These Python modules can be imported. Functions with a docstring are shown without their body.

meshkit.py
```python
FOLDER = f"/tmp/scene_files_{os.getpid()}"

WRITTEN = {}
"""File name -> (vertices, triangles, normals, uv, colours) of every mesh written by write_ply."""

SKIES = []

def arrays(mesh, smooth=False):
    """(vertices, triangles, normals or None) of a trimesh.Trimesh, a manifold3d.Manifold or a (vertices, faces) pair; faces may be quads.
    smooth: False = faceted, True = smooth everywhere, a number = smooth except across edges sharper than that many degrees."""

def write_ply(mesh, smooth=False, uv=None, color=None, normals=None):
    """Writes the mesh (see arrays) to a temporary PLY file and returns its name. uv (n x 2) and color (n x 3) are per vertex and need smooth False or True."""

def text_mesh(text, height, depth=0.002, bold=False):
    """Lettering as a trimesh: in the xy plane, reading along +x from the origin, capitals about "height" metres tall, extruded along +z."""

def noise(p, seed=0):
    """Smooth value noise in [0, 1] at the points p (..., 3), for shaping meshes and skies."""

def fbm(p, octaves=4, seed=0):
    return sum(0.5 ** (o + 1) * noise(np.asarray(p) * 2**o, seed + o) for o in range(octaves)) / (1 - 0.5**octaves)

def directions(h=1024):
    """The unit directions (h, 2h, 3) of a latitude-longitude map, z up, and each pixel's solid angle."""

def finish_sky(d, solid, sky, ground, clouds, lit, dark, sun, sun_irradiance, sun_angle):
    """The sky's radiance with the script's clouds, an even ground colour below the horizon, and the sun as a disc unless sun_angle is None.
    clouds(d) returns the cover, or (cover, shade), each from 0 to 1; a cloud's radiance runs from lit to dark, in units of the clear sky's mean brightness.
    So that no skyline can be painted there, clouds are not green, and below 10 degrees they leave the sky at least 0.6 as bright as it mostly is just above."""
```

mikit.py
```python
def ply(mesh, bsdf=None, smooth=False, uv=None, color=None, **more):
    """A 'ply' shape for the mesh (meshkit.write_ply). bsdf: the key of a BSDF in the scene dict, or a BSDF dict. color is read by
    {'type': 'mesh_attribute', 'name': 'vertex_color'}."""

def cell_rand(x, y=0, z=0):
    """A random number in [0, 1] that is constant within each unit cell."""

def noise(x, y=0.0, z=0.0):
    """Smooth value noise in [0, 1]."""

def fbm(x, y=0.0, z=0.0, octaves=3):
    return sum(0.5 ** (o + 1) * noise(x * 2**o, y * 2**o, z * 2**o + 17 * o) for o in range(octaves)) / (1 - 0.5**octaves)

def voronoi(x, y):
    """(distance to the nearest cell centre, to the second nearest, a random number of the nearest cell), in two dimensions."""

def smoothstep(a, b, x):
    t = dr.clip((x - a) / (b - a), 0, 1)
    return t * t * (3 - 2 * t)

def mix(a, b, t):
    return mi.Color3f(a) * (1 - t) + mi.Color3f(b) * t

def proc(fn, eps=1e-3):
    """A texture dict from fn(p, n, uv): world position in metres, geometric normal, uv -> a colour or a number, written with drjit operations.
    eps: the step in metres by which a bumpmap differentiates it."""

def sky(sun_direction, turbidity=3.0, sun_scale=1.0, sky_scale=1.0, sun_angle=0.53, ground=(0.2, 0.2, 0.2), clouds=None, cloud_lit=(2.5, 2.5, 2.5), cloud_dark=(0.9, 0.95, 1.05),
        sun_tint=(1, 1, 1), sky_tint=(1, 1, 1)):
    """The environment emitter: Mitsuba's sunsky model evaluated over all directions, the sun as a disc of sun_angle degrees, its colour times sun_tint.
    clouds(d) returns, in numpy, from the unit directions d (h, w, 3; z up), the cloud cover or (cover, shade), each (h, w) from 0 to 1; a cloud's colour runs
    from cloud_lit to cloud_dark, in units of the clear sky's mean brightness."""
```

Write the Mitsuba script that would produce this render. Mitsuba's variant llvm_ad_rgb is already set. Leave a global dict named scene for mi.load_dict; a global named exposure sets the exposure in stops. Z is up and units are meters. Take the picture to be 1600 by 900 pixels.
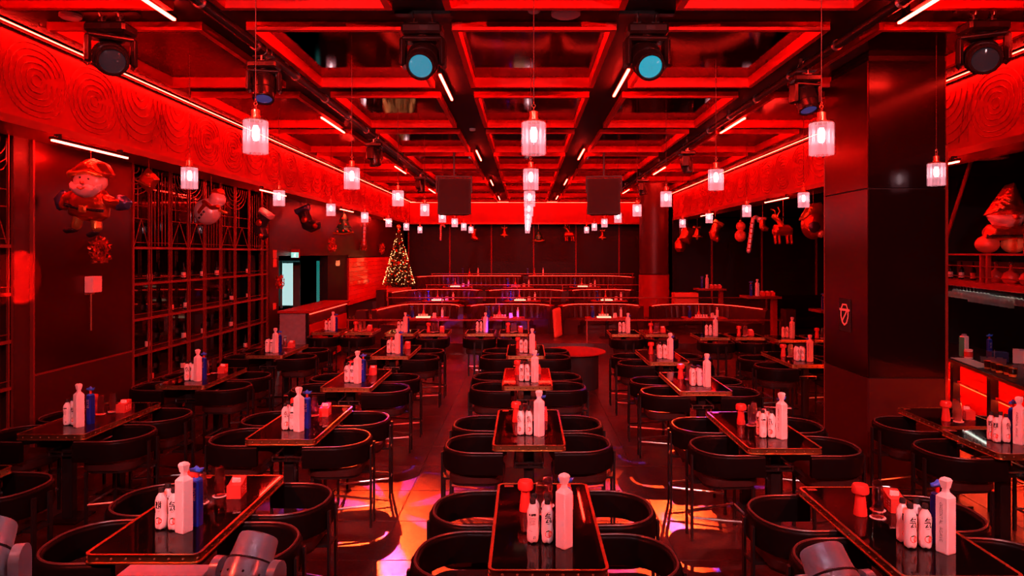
import math, random
import numpy as np, trimesh, mitsuba as mi, drjit as dr
import mikit, meshkit
from mikit import proc, noise, fbm, smoothstep, mix
from shapely.geometry import Polygon, Point, LineString, box as sbox
from shapely import affinity, unary_union
from scipy.spatial import Delaunay

T = mi.ScalarTransform4f
scene, labels = {}, {}
rng = random.Random(7)
CZ = 2.75                                   # eye height on the stage
exposure = 4.0
K = 1.0 / 2 ** exposure                     # radiance that shows as full white

# ------------------------------------------------------------------ camera (shift lens, level)
scene['camera'] = {'type': 'perspective', 'fov': 2 * math.degrees(math.atan(800 / 1067)), 'fov_axis': 'x', 'near_clip': 0.05, 'far_clip': 200,
                   'principal_point_offset_x': (800 - 821.5) / 1600, 'principal_point_offset_y': (450 - 396) / 900,
                   'to_world': T().look_at(origin=[0, 0, CZ], target=[0, 1, CZ], up=[0, 0, 1])}
RED = np.array([1.0, 0.013, 0.007])
ORANGE = np.array([1.0, 0.05, 0.012])
PINK = np.array([1.0, 0.33, 0.4])
L_COFFER, L_STICK, L_COVE, L_WALLSTICK, L_BOOTH, L_BULB, L_SHADE, L_BAR, L_ADDED_WASH = 60.0, 150.0, 100.0, 150.0, 12.0, 8.0, 0.3, 60.0, 88.0


def glow(level, colour, weight=1.0):
    return {'type': 'area', 'radiance': {'type': 'rgb', 'value': [float(c) for c in np.asarray(colour) * level * K]}, 'sampling_weight': float(weight)}


# moving-head beams: a red one on the left wall, two red ones added over the aisles and violet gobo ones over the stools
def gobo(p, n, uv):
    a, b = uv.x - 0.5, uv.y - 0.5
    r, ang = dr.sqrt(a * a + b * b), dr.atan2(b, a)
    ring = smoothstep(0.012, 0.004, dr.abs(r - 0.33 - 0.05 * dr.cos(ang * 3)))
    leaf = smoothstep(0.35, 0.8, dr.cos(ang * 7 + 6 * r)) * smoothstep(0.05, 0.12, r) * smoothstep(0.46, 0.4, r)
    v = dr.minimum(1.0, ring * 0.5 + leaf)
    return mi.Color3f(v, v, v)


GOBO = proc(gobo)


def spot(key, at, to, angle, level, colour, tex=None, weight=1.0, beam=0.93):
    d = {'type': 'spot', 'to_world': T().look_at(origin=at, target=to, up=[0, 0, 1] if abs(at[2] - to[2]) < 3 * math.dist(at[:2], to[:2]) + 1e-6 else [0, 1, 0]),
         'intensity': {'type': 'rgb', 'value': [float(c) for c in np.asarray(colour) * level * K]}, 'cutoff_angle': angle, 'beam_width': angle * beam, 'sampling_weight': float(weight)}
    if tex:
        d['texture'] = tex
    scene[key] = d


# ------------------------------------------------------------------ materials
def prin(key, base, rough=0.5, metal=0.0, spec=0.5, bump=None, **kw):
    b = {'type': 'principled', 'base_color': base if isinstance(base, dict) else {'type': 'rgb', 'value': list(base)}, 'roughness': rough, 'metallic': metal, 'specular': spec, **kw}
    if bump:
        b = {'type': 'bumpmap', 'arbitrary': proc(bump[0]), 'scale': bump[1], 'bsdf': b}
    scene[key] = {'type': 'twosided', 'bsdf': b}


def wood(p, n, uv):
    g = fbm(p.x * 2.0, p.y * 0.7, p.z * 9.0, 3)
    return mix((0.55, 0.07, 0.045), (0.75, 0.10, 0.06), g)


def stone(p, n, uv):
    g = fbm(p.x * 3.1, p.y * 3.1, p.z, 4)
    s = noise(p.x * 60, p.y * 60, 0)
    return mix((0.022, 0.006, 0.006), (0.062, 0.017, 0.015), g * 0.7 + s * 0.3)


def ripple(p, n, uv):
    return fbm(p.x * 1.3, p.y * 1.3, 0.0, 2)


def leathergrain(p, n, uv):
    return noise(p.x * 260, p.y * 260, p.z * 260)


def wear(p, n, uv):
    g = fbm(p.x * 14, p.y * 14, p.z * 14, 3)
    return mix((0.30, 0.30, 0.33), (0.46, 0.46, 0.50), g)


def tilebump(p, n, uv):
    a, b = p.y * 4.0, p.z * 8.0
    fa, fb = a - dr.floor(a), b - dr.floor(b)
    return smoothstep(0.0, 0.08, dr.minimum(dr.minimum(fa, 1 - fa), dr.minimum(fb, 1 - fb))) + 0.6 * mikit.cell_rand(a, b) * fa


def foil(p, n, uv):
    return fbm(p.x * 26, p.y * 26, p.z * 26, 3)


prin('m_leather', (0.005, 0.003, 0.003), 0.36, spec=0.08)
prin('m_piping', (0.06, 0.022, 0.02), 0.38, spec=0.6)
prin('m_seat', (0.03, 0.01, 0.009), 0.5, spec=0.2)
prin('m_black', (0.012, 0.009, 0.009), 0.33, spec=0.3)
prin('m_matte', (0.016, 0.012, 0.012), 0.75)
prin('m_brass', (0.72, 0.46, 0.2), 0.32, 1.0)
prin('m_rivet', (0.16, 0.08, 0.04), 0.5, 0.5)
prin('m_chrome', (0.75, 0.72, 0.72), 0.18, 1.0)
prin('m_glassblack', (0.003, 0.0025, 0.0025), 0.022, spec=0.24)
prin('m_coffer', (0.8, 0.022, 0.016), 0.5, spec=0.2)
prin('m_beam', (0.012, 0.004, 0.0035), 0.55, spec=0.2)
prin('m_fascia', (0.5, 0.011, 0.008), 0.45, spec=0.2)
prin('m_groove', (0.33, 0.007, 0.005), 0.5, spec=0.3)
prin('m_trim', (0.35, 0.05, 0.035), 0.35, 0.6)
prin('m_floor', proc(stone), 0.34, spec=0.8, clearcoat=0.45, clearcoat_gloss=0.97)
prin('m_joint', (0.03, 0.02, 0.02), 0.7)
prin('m_panel', (0.11, 0.014, 0.012), 0.24, 0.95, spec=0.3)
prin('m_panel_shaded', (0.006, 0.003, 0.003), 0.16, spec=0.35)  # darker copy of m_panel; the column front's darkness is put into the colour
prin('m_panelred', (0.05, 0.008, 0.006), 0.36, spec=0.4)
prin('m_dark', (0.007, 0.005, 0.005), 0.5, spec=0.4)
prin('m_redwall', (0.3, 0.012, 0.009), 0.45, spec=0.3)
prin('m_redtile', (0.85, 0.03, 0.022), 0.14, spec=0.6)
prin('m_white', (0.82, 0.76, 0.77), 0.4)
prin('m_label', (0.86, 0.80, 0.80), 0.3)
prin('m_ink', (0.015, 0.013, 0.013), 0.5)
prin('m_greyink', (0.32, 0.25, 0.26), 0.5)
prin('m_peach', (0.8, 0.09, 0.08), 0.4)
prin('m_peachlight', (0.9, 0.35, 0.3), 0.4)
prin('m_leaf', (0.06, 0.13, 0.05), 0.5)
prin('m_redplastic', (0.62, 0.045, 0.035), 0.3)
prin('m_redcard', (0.6, 0.06, 0.045), 0.5)
prin('m_pinkprint', (0.9, 0.5, 0.45), 0.5)
prin('m_paper', (0.85, 0.6, 0.58), 0.7)
prin('m_blue', (0.008, 0.03, 0.42), 0.15, spec=0.8)
prin('m_bluetop', (0.03, 0.13, 0.8), 0.2, spec=0.8)
prin('m_silver', (0.55, 0.5, 0.62), 0.3, 0.6)
prin('m_copper', (0.65, 0.2, 0.12), 0.3, 0.9)
prin('m_cord', (0.1, 0.03, 0.025), 0.5)
prin('m_headgrey', proc(wear), 0.24, 0.4, spec=0.6)
prin('m_headblack', (0.012, 0.009, 0.009), 0.25, spec=0.5)
prin('m_lens', (0.02, 0.09, 0.12), 0.06, spec=0.9)
prin('m_foilred', (0.85, 0.13, 0.05), 0.16, 0.9, bump=(foil, 0.016))
prin('m_foilgold', (0.75, 0.4, 0.12), 0.22, 0.85, bump=(foil, 0.012))
prin('m_foilblue', (0.12, 0.16, 0.4), 0.2, 0.8, bump=(foil, 0.012))
prin('m_foilwhite', (0.75, 0.62, 0.66), 0.3, 0.35)
prin('m_foilskin', (0.75, 0.45, 0.42), 0.35, 0.1)
prin('m_foilblack', (0.02, 0.02, 0.03), 0.2, 0.2)
prin('m_foilgreen', (0.06, 0.28, 0.16), 0.2, 0.7, bump=(foil, 0.012))
prin('m_tinsel', (0.7, 0.12, 0.06), 0.25, 0.9)
prin('m_needle', (0.05, 0.06, 0.025), 0.6)
prin('m_booth', (0.045, 0.01, 0.01), 0.38, spec=0.3)
prin('m_orangejuice', (0.85, 0.33, 0.04), 0.15)
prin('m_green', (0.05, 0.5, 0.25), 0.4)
prin('m_cyanwall', (0.3, 0.6, 0.58), 0.5)
prin('m_balloon', (0.75, 0.14, 0.08), 0.3)
prin('m_balloonyellow', (0.8, 0.5, 0.2), 0.3)
prin('m_screen', (0.02, 0.02, 0.02), 0.3)
scene['m_mirror'] = {'type': 'twosided', 'bsdf': {'type': 'bumpmap', 'arbitrary': proc(ripple), 'scale': 0.003, 'bsdf': {'type': 'roughconductor', 'alpha': 0.006, 'specular_reflectance': {'type': 'rgb', 'value': 0.3}}}}
scene['m_smokedmirror'] = {'type': 'twosided', 'bsdf': {'type': 'roughconductor', 'alpha': 0.02, 'specular_reflectance': {'type': 'rgb', 'value': 0.28}}}
scene['m_glass'] = {'type': 'dielectric', 'int_ior': 1.5}
scene['m_thinglass'] = {'type': 'thindielectric', 'int_ior': 1.5}
scene['m_led'] = {'type': 'diffuse', 'reflectance': {'type': 'rgb', 'value': 0.3}}


# ------------------------------------------------------------------ mesh helpers
def cat(ms):
    ms = [m for m in ms if m is not None]
    return trimesh.util.concatenate(ms) if len(ms) > 1 else ms[0]


def bx(x0, x1, y0, y1, z0, z1):
    m = trimesh.creation.box((abs(x1 - x0), abs(y1 - y0), abs(z1 - z0)))
    m.apply_translation(((x0 + x1) / 2, (y0 + y1) / 2, (z0 + z1) / 2))
    return m


def rrect(x0, x1, y0, y1, r, res=6):
    return sbox(x0 + r, y0 + r, x1 - r, y1 - r).buffer(r, quad_segs=res)


def prism(poly, z0, z1, bevel=0.0):
    if bevel > 0:
        a = trimesh.creation.extrude_polygon(poly, z1 - z0 - bevel, engine='earcut')
        a.apply_translation((0, 0, z0))
        inner = poly.buffer(-bevel)
        o, i = np.array(poly.exterior.coords)[:-1], np.array(inner.exterior.coords)[:-1]
        return manifold_frustum(poly, z0, z1 - bevel, inner, z1)
    m = trimesh.creation.extrude_polygon(poly, z1 - z0, engine='earcut')
    m.apply_translation((0, 0, z0))
    return m


def manifold_frustum(poly, z0, z1, inner, z2):
    c = np.array(poly.centroid.coords[0])
    lo = np.array(poly.exterior.coords)[:-1]
    d = lo - c
    s = (np.array(inner.bounds[2:]) - np.array(inner.bounds[:2])) / (np.array(poly.bounds[2:]) - np.array(poly.bounds[:2]))
    hi = c + d * s
    pts = np.vstack([np.c_[lo, np.full(len(lo), z0)], np.c_[lo, np.full(len(lo), z1)], np.c_[hi, np.full(len(hi), z2)]])
    return trimesh.Trimesh(pts).convex_hull


def rbox(x0, x1, y0, y1, z0, z1, b=0.008):
    p = []
    for z, i in ((z0, b), (z0 + b, 0), (z1 - b, 0), (z1, b)):
        for x in (x0 + i, x1 - i):
            for y in (y0 + i, y1 - i):
                p.append((x, y, z))
    for z in (z0 + b, z1 - b):
        p += [(x0 + b, y0, z), (x1 - b, y0, z), (x0 + b, y1, z), (x1 - b, y1, z), (x0, y0 + b, z), (x0, y1 - b, z), (x1, y0 + b, z), (x1, y1 - b, z)]
    p = [q for q in p if not (abs(q[0] - x0) < 1e-9 and abs(q[1] - y0) < 1e-9) and not (abs(q[0] - x1) < 1e-9 and abs(q[1] - y0) < 1e-9) and not (abs(q[0] - x0) < 1e-9 and abs(q[1] - y1) < 1e-9) and not (abs(q[0] - x1) < 1e-9 and abs(q[1] - y1) < 1e-9)]
    return trimesh.Trimesh(p).convex_hull


def rod(a, b, r, n=8):
    return trimesh.creation.cylinder(r, segment=[a, b], sections=n)


def lathe(prof, n=20, at=(0, 0, 0)):
    m = trimesh.creation.revolve(np.array(prof, float), sections=n)
    if m.volume < 0:
        m.invert()
    m.apply_translation(at)
    return m


def ball(r, at=(0, 0, 0), sub=2, s=(1, 1, 1)):
    m = trimesh.creation.icosphere(sub, r)
    m.apply_scale(s)
    m.apply_translation(at)
    return m


def tube(pts, r, n=6, closed=False):
    """A round tube along a polyline."""
    p = np.asarray(pts, float)
    if closed:
        t = np.roll(p, -1, 0) - np.roll(p, 1, 0)
    else:
        t = np.gradient(p, axis=0)
    t /= np.linalg.norm(t, axis=1, keepdims=True) + 1e-12
    ref = np.where(np.abs(t[:, 2:]) < 0.9, [[0, 0, 1.0]], [[1.0, 0, 0]])
    a = np.cross(t, ref)
    a /= np.linalg.norm(a, axis=1, keepdims=True) + 1e-12
    b = np.cross(t, a)
    ang = np.arange(n) * 2 * np.pi / n
    v = p[:, None] + r * (np.cos(ang)[None, :, None] * a[:, None] + np.sin(ang)[None, :, None] * b[:, None])
    m = len(p)
    f = []
    for i in range(m if closed else m - 1):
        for j in range(n):
            q = [i * n + j, i * n + (j + 1) % n, ((i + 1) % m) * n + (j + 1) % n, ((i + 1) % m) * n + j]
            f += [[q[0], q[2], q[1]], [q[0], q[3], q[2]]]
    if not closed:
        for base, s in ((0, 1), ((m - 1) * n, -1)):
            for j in range(1, n - 1):
                f.append([base, base + j, base + j + 1][::s])
    return trimesh.Trimesh(v.reshape(-1, 3), f, process=False)


def sweep(path, prof, closed=False):
    """prof: (k, 2) points of a closed outline as (outward offset, z), swept along a plan path (n, 2)."""
    p = np.asarray(path, float)
    t = (np.roll(p, -1, 0) - np.roll(p, 1, 0)) if closed else np.gradient(p, axis=0)
    t /= np.linalg.norm(t, axis=1, keepdims=True)
    nrm = np.c_[t[:, 1], -t[:, 0]]
    q = np.asarray(prof, float)
    k, m = len(q), len(p)
    v = np.zeros((m, k, 3))
    v[:, :, :2] = p[:, None] + nrm[:, None] * q[None, :, :1]
    v[:, :, 2] = q[None, :, 1]
    f = []
    for i in range(m if closed else m - 1):
        for j in range(k):
            a, b, c, d = i * k + j, i * k + (j + 1) % k, ((i + 1) % m) * k + (j + 1) % k, ((i + 1) % m) * k + j
            f += [[a, c, b], [a, d, c]]
    if not closed:
        for base, s in ((0, 1), ((m - 1) * k, -1)):
            for j in range(1, k - 1):
                f.append([base, base + j, base + j + 1][::s])
    out = trimesh.Trimesh(v.reshape(-1, 3), f, process=False)
    if out.volume < 0:
        out.invert()
    return out


def xf(m, M):
    m = m.copy()
    m.apply_transform(np.array(M.matrix if hasattr(M, 'matrix') else M, float))
    return m


def mv(x=0, y=0, z=0, rz=0, s=1.0):
    M = T().translate([x, y, z])
    if rz:
        M = M.rotate([0, 0, 1], rz)
    return M.scale(s) if s != 1.0 else M


def inflate(poly, thick, step=0.03, edge=0.004):
    """A pillow over an outline in the xz plane (y is its thickness), as a foil balloon is."""
    poly = poly.buffer(0)
    if hasattr(poly, 'geoms'):
        poly = poly.buffer(0.012)
        poly = max(getattr(poly, 'geoms', [poly]), key=lambda g: g.area)
    poly = Polygon(max(getattr(poly, 'geoms', [poly]), key=lambda g: g.area).exterior)
    ring = np.array(poly.exterior.segmentize(step).coords)[:-1]
    x0, z0, x1, z1 = poly.bounds
    g = np.array([(x, z) for x in np.arange(x0, x1, step) for z in np.arange(z0, z1, step * 0.95)])
    keep = [q for q in g if poly.contains(Point(q)) and poly.exterior.distance(Point(q)) > step * 0.45]
    pts = np.vstack([ring, keep]) if keep else ring
    tri = Delaunay(pts).simplices
    tri = np.array([t for t in tri if poly.contains(Point(pts[t].mean(0)))])
    d = np.array([poly.exterior.distance(Point(q)) for q in pts])
    dm = max(d.max(), 1e-6)
    h = edge + thick * np.sqrt(np.clip(d / dm, 0, 1) * (2 - np.clip(d / dm, 0, 1)))
    n = len(pts)
    v = np.vstack([np.c_[pts[:, 0], -h, pts[:, 1]], np.c_[pts[:, 0], h, pts[:, 1]]])
    f = np.vstack([tri, tri[:, ::-1] + n])
    r = len(ring)
    side = [[i, (i + 1) % r, (i + 1) % r + n] for i in range(r)] + [[i, (i + 1) % r + n, i + n] for i in range(r)]
    m = trimesh.Trimesh(v, np.vstack([f, side]), process=False)
    m.fix_normals()
    return m


def ext(poly, h):
    return cat([trimesh.creation.extrude_polygon(g, h, engine='earcut') for g in getattr(poly, 'geoms', [poly])])


def blob(*pts, r=0.1):
    return LineString(pts).buffer(r) if len(pts) > 1 else Point(pts[0]).buffer(r)


# ------------------------------------------------------------------ entries
_count = {}


def numbered(name):
    n = _count.get(name, -1) + 1
    _count[name] = n
    return name if n == 0 else f'{name}_{n:03d}'


def shape(mesh, m, smooth=30, emit=None):
    d = mikit.ply(mesh, m, smooth)
    if emit:
        d['emitter'] = emit
    return d


def struct(key, mesh, m, label=None, smooth=False, emit=None):
    scene[key] = shape(mesh, m, smooth, emit)
    if '__' not in key:
        labels[key] = {'kind': 'structure', 'label': label}
    return key


def group_struct(key, label):
    labels[key] = {'kind': 'structure', 'label': label}
    return key


def part(parent, name, mesh_or_shape, m=None, smooth=30, emit=None, M=None, label=None, stuff=False):
    key = numbered(parent + '__' + name)
    s = mesh_or_shape if isinstance(mesh_or_shape, dict) else shape(mesh_or_shape, m, smooth, emit)
    scene[key] = {**s, 'to_world': M} if M is not None else s
    if label or stuff:
        labels[key] = {**({'label': label} if label else {}), **({'kind': 'stuff'} if stuff else {})}
    return key


class Proto:
    def __init__(self):
        self.parts = []

    def add(self, name, mesh, m, smooth=30, emit=None, label=None, stuff=False):
        self.parts.append((name, shape(mesh, m, smooth, emit), label, stuff))
        return self


def put(name, proto, M, label, category, group=None):
    key = numbered(name)
    labels[key] = {'label': label, 'category': category, **({'group': group} if group else {})}
    if len(proto.parts) == 1 and proto.parts[0][0] == '':
        scene[key] = {**proto.parts[0][1], 'to_world': M}
        return key
    for n, s, lab, st in proto.parts:
        part(key, n, s, M=M, label=lab, stuff=st)
    return key


def single(name, mesh, m, label, category, group=None, smooth=30, emit=None, M=None):
    key = numbered(name)
    scene[key] = shape(mesh, m, smooth, emit)
    if M is not None:
        scene[key]['to_world'] = M
    labels[key] = {'label': label, 'category': category, **({'group': group} if group else {})}
    return key


def thing(name, label, category, group=None):
    key = numbered(name)
    labels[key] = {'label': label, 'category': category, **({'group': group} if group else {})}
    return key


ORD = ['first', 'second', 'third', 'fourth', 'fifth', 'sixth', 'seventh', 'eighth', 'ninth', 'tenth', 'eleventh', 'twelfth', 'thirteenth', 'fourteenth', 'fifteenth', 'sixteenth', 'seventeenth', 'eighteenth', 'nineteenth', 'twentieth', 'twenty-first', 'twenty-second']

# ================================================================== THE ROOM
XL, XR, XWL = -5.44, 5.93, -5.95
ZB, ZS, ZR = CZ + 2.332, CZ + 2.42, CZ + 2.468
YB = 33.5

# floor: large stone tiles on a dark bed, then the three raised tiers
struct('floor', bx(-6.4, 12.7, -1.5, 34, -0.12, -0.006), 'm_joint', 'dark glossy stone tile floor of the main room')
tile = shape(rbox(-0.446, 0.446, -0.446, 0.446, -0.02, 0.0, 0.003), 'm_floor', False)
for i in range(-5, 13):
    for j in range(3, 20):
        x, y = -1.33 + 0.9 * i + 0.45, 0.72 + 0.9 * j + 0.45
        if -5.95 < x < 10 and len([k for k in scene if k.startswith('floor__tile')]) < 300:
            if XWL < x - 0.44 and not (x > 6.9 and y > 9):
                part('floor', 'tile', tile, M=mv(x, y, rng.uniform(-0.001, 0)))
TIERS = [(18.6, 22.5, 0.3), (22.5, 26.5, 0.6), (26.5, 33.4, 0.9)]
for k, (a, b, z) in enumerate(TIERS):
    struct(f'floor_platform_{k+1}', cat([bx(XWL, 12.4, a, b, 0, z - 0.02), bx(XWL, 12.4, a - 0.015, b, z - 0.02, z)]), 'm_floor', f'{ORD[k]} raised dark platform carrying curved booths')

# ceiling: dark beams with coffers between
COLS = [(-4.985, -3.40, 'far left'), (-2.90, -1.30, 'left'), (-0.754, 0.93, 'middle'), (1.46, 3.16, 'right'), (3.71, 5.30, 'far right')]
ROWS = [(7.15 + 3.075 * k, 7.15 + 3.075 * k + 2.46) for k in range(-1, 8)]
group_struct('ceiling', 'dark beamed ceiling with glowing red coffers')
xs = [-6.2, -4.985, -3.40, -2.90, -1.30, -0.754, 0.93, 1.46, 3.16, 3.71, 5.30, 12.6]
for a, b in zip(xs[0::2], xs[1::2]):
    part('ceiling', 'beam', bx(a, b, -1.5, 34, ZS, ZS + 0.35), 'm_beam', False)
ys = [-1.5] + [v for r in ROWS for v in r] + [34]
for a, b in zip(ys[0::2], ys[1::2]):
    for (x0, x1, _) in COLS:
        part('ceiling', 'beam', bx(x0, x1, a, b, ZS, ZS + 0.35), 'm_beam', False)
w = 0.045
for r, (y0, y1) in enumerate(ROWS):
    for (x0, x1, nm) in COLS:
        k = numbered('ceiling__coffer')
        zt = ZR
        ring = cat([bx(x0 - .02, x0 + w, y0 - .02, y1 + .02, ZB, zt), bx(x1 - w, x1 + .02, y0 - .02, y1 + .02, ZB, zt), bx(x0 + w, x1 - w, y0 - .02, y0 + w, ZB, zt), bx(x0 + w, x1 - w, y1 - w, y1 + .02, ZB, zt)])
        part(k, 'frame', ring, 'm_coffer', False)
        lip = 0.014
        part(k, 'mirror_panel', bx(x0, x1, y0, y1, ZR, ZR + 0.02), 'm_mirror' if -3 < x0 < 3 else 'm_smokedmirror', False)
        lp = bx(x0 + 0.1, x1 - 0.1, y0 + w, y0 + w + 0.012, ZB + 0.04, zt - 0.02)
        part(k, 'light_panel', lp, 'm_led', False, emit=glow(L_COFFER, RED, 2.4 / (1 + 0.35 * r)))

# fascias with engraved fan pattern
def arches(cx, cz, r0, r1, n, up, a0=0, a1=180, stem=0.0):
    out = []
    for i in range(n):
        r = r0 + (r1 - r0) * i / max(1, n - 1)
        ang = np.radians(np.linspace(a0, a1, 17)) * (1 if up else -1)
        pts = [(cx + r * math.cos(t), cz + r * math.sin(t)) for t in ang]
        if stem:
            s = -stem if up else stem
            pts = [(pts[0][0], cz + s)] + pts + [(pts[-1][0], cz + s)]
        out.append(pts)
    return out


def motif(kind, L, H):
    """Line pattern (u, v) of one fascia panel, u along the wall, v up."""
    s = []
    m = L / 2
    if kind == 0:
        for f in (0.16, 0.33, 0.5, 0.67, 0.84, 1.0):
            s.append([(m + L * 0.475 * f * math.copysign(abs(math.cos(t)) ** 0.8, math.cos(t)), H * 0.5 + H * 0.47 * f * math.sin(t)) for t in np.linspace(0.4, 2 * math.pi + (0.4 if f > 0.9 else 0.0), 33)])
    elif kind == 1:
        for i in range(4):
            s.append([(0.1, H * (0.12 + 0.14 * i)), (L - 0.1, H * (0.12 + 0.14 * i) - 0.03)])
        s += [[(L * 0.3, 0.04), (L * 0.3, H * 0.62)], [(L * 0.7, 0.04), (L * 0.7, H * 0.62)], [(L * 0.3, H * 0.6), (L * 0.55, H - 0.06)], [(L * 0.7, H * 0.2), (L * 0.95, H - 0.06)]]
    else:
        s += arches(m, H * 0.9, 0.1, H * 0.8, 6, False, stem=0)
        s += [[(0.04, 0.05), (0.04, H - 0.05)], [(0.04, H * 0.9), (m * 0.45, 0.06)], [(L - 0.04, H * 0.9), (L - m * 0.45, 0.06)]]
    return s


def groove_mesh(lines, put_at, r=0.007):
    return cat([tube([put_at(*q) for q in ln], r, 4) for ln in lines])


def fascia(key, X, s, z0, z1, y0, y1, label):
    group_struct(key, label)
    part(key, 'board', bx(X, X + s * 0.45, y0, y1, z0 + 0.02, z1), 'm_fascia', False)
    part(key, 'soffit', bx(X - s * 0.03, X + s * 0.55, y0, y1, z0 - 0.07, z0 + 0.02), 'm_trim', False)
    H, L = z1 - z0 - 0.08, 1.02
    n = int((y1 - y0) / L)
    for i in range(n):
        ya = y0 + i * L
        if ya + L < 4.5:
            continue
        part(key, 'relief', groove_mesh(motif((0, 0, 1, 0, 2, 0, 1, 2)[i % 8] if i % 2 else (0, 2)[i // 2 % 2], L, H), lambda u, v: (X - s * 0.002, ya + u, z0 + 0.05 + v)), 'm_groove', False)
    yy = np.linspace(y0, y1, 2)
    part(key, 'light_strip', bx(X - s * 0.105, X - s * 0.085, y0, y1, z1 + 0.018, z1 + 0.027), 'm_led', False, emit=glow(L_COVE, RED, 6))
    part(key, 'strip_channel', cat([bx(X - s * 0.05, X + s * 0.1, y0, y1, z1, z1 + 0.035), bx(X - s * 0.11, X - s * 0.05, y0, y1, z1 + 0.03, z1 + 0.036)]), 'm_beam', False)


fascia('wall_left_fascia', XL, -1, 4.19, 5.12, 3.0, 31.9, 'red glowing fascia with engraved fan pattern above the left wall')
fascia('wall_right_fascia', XR, 1, 4.15, 5.12, 3.0, 27.5, 'red glowing fascia with engraved fan pattern above the right aisle')
group_struct('wall_back_fascia', 'red glowing fascia across the far end of the room')
part('wall_back_fascia', 'board', bx(XL, XR, 32.0, 32.4, 4.19, 5.12), 'm_fascia', False)
part('wall_back_fascia', 'soffit', bx(XL, XR, 31.95, 32.5, 4.12, 4.19), 'm_trim', False)
part('wall_back_fascia', 'light_strip', bx(XL, XR, 31.84, 31.87, 5.12, 5.15), 'm_led', False, emit=glow(L_COVE * 0.6, RED, 1))

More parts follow.
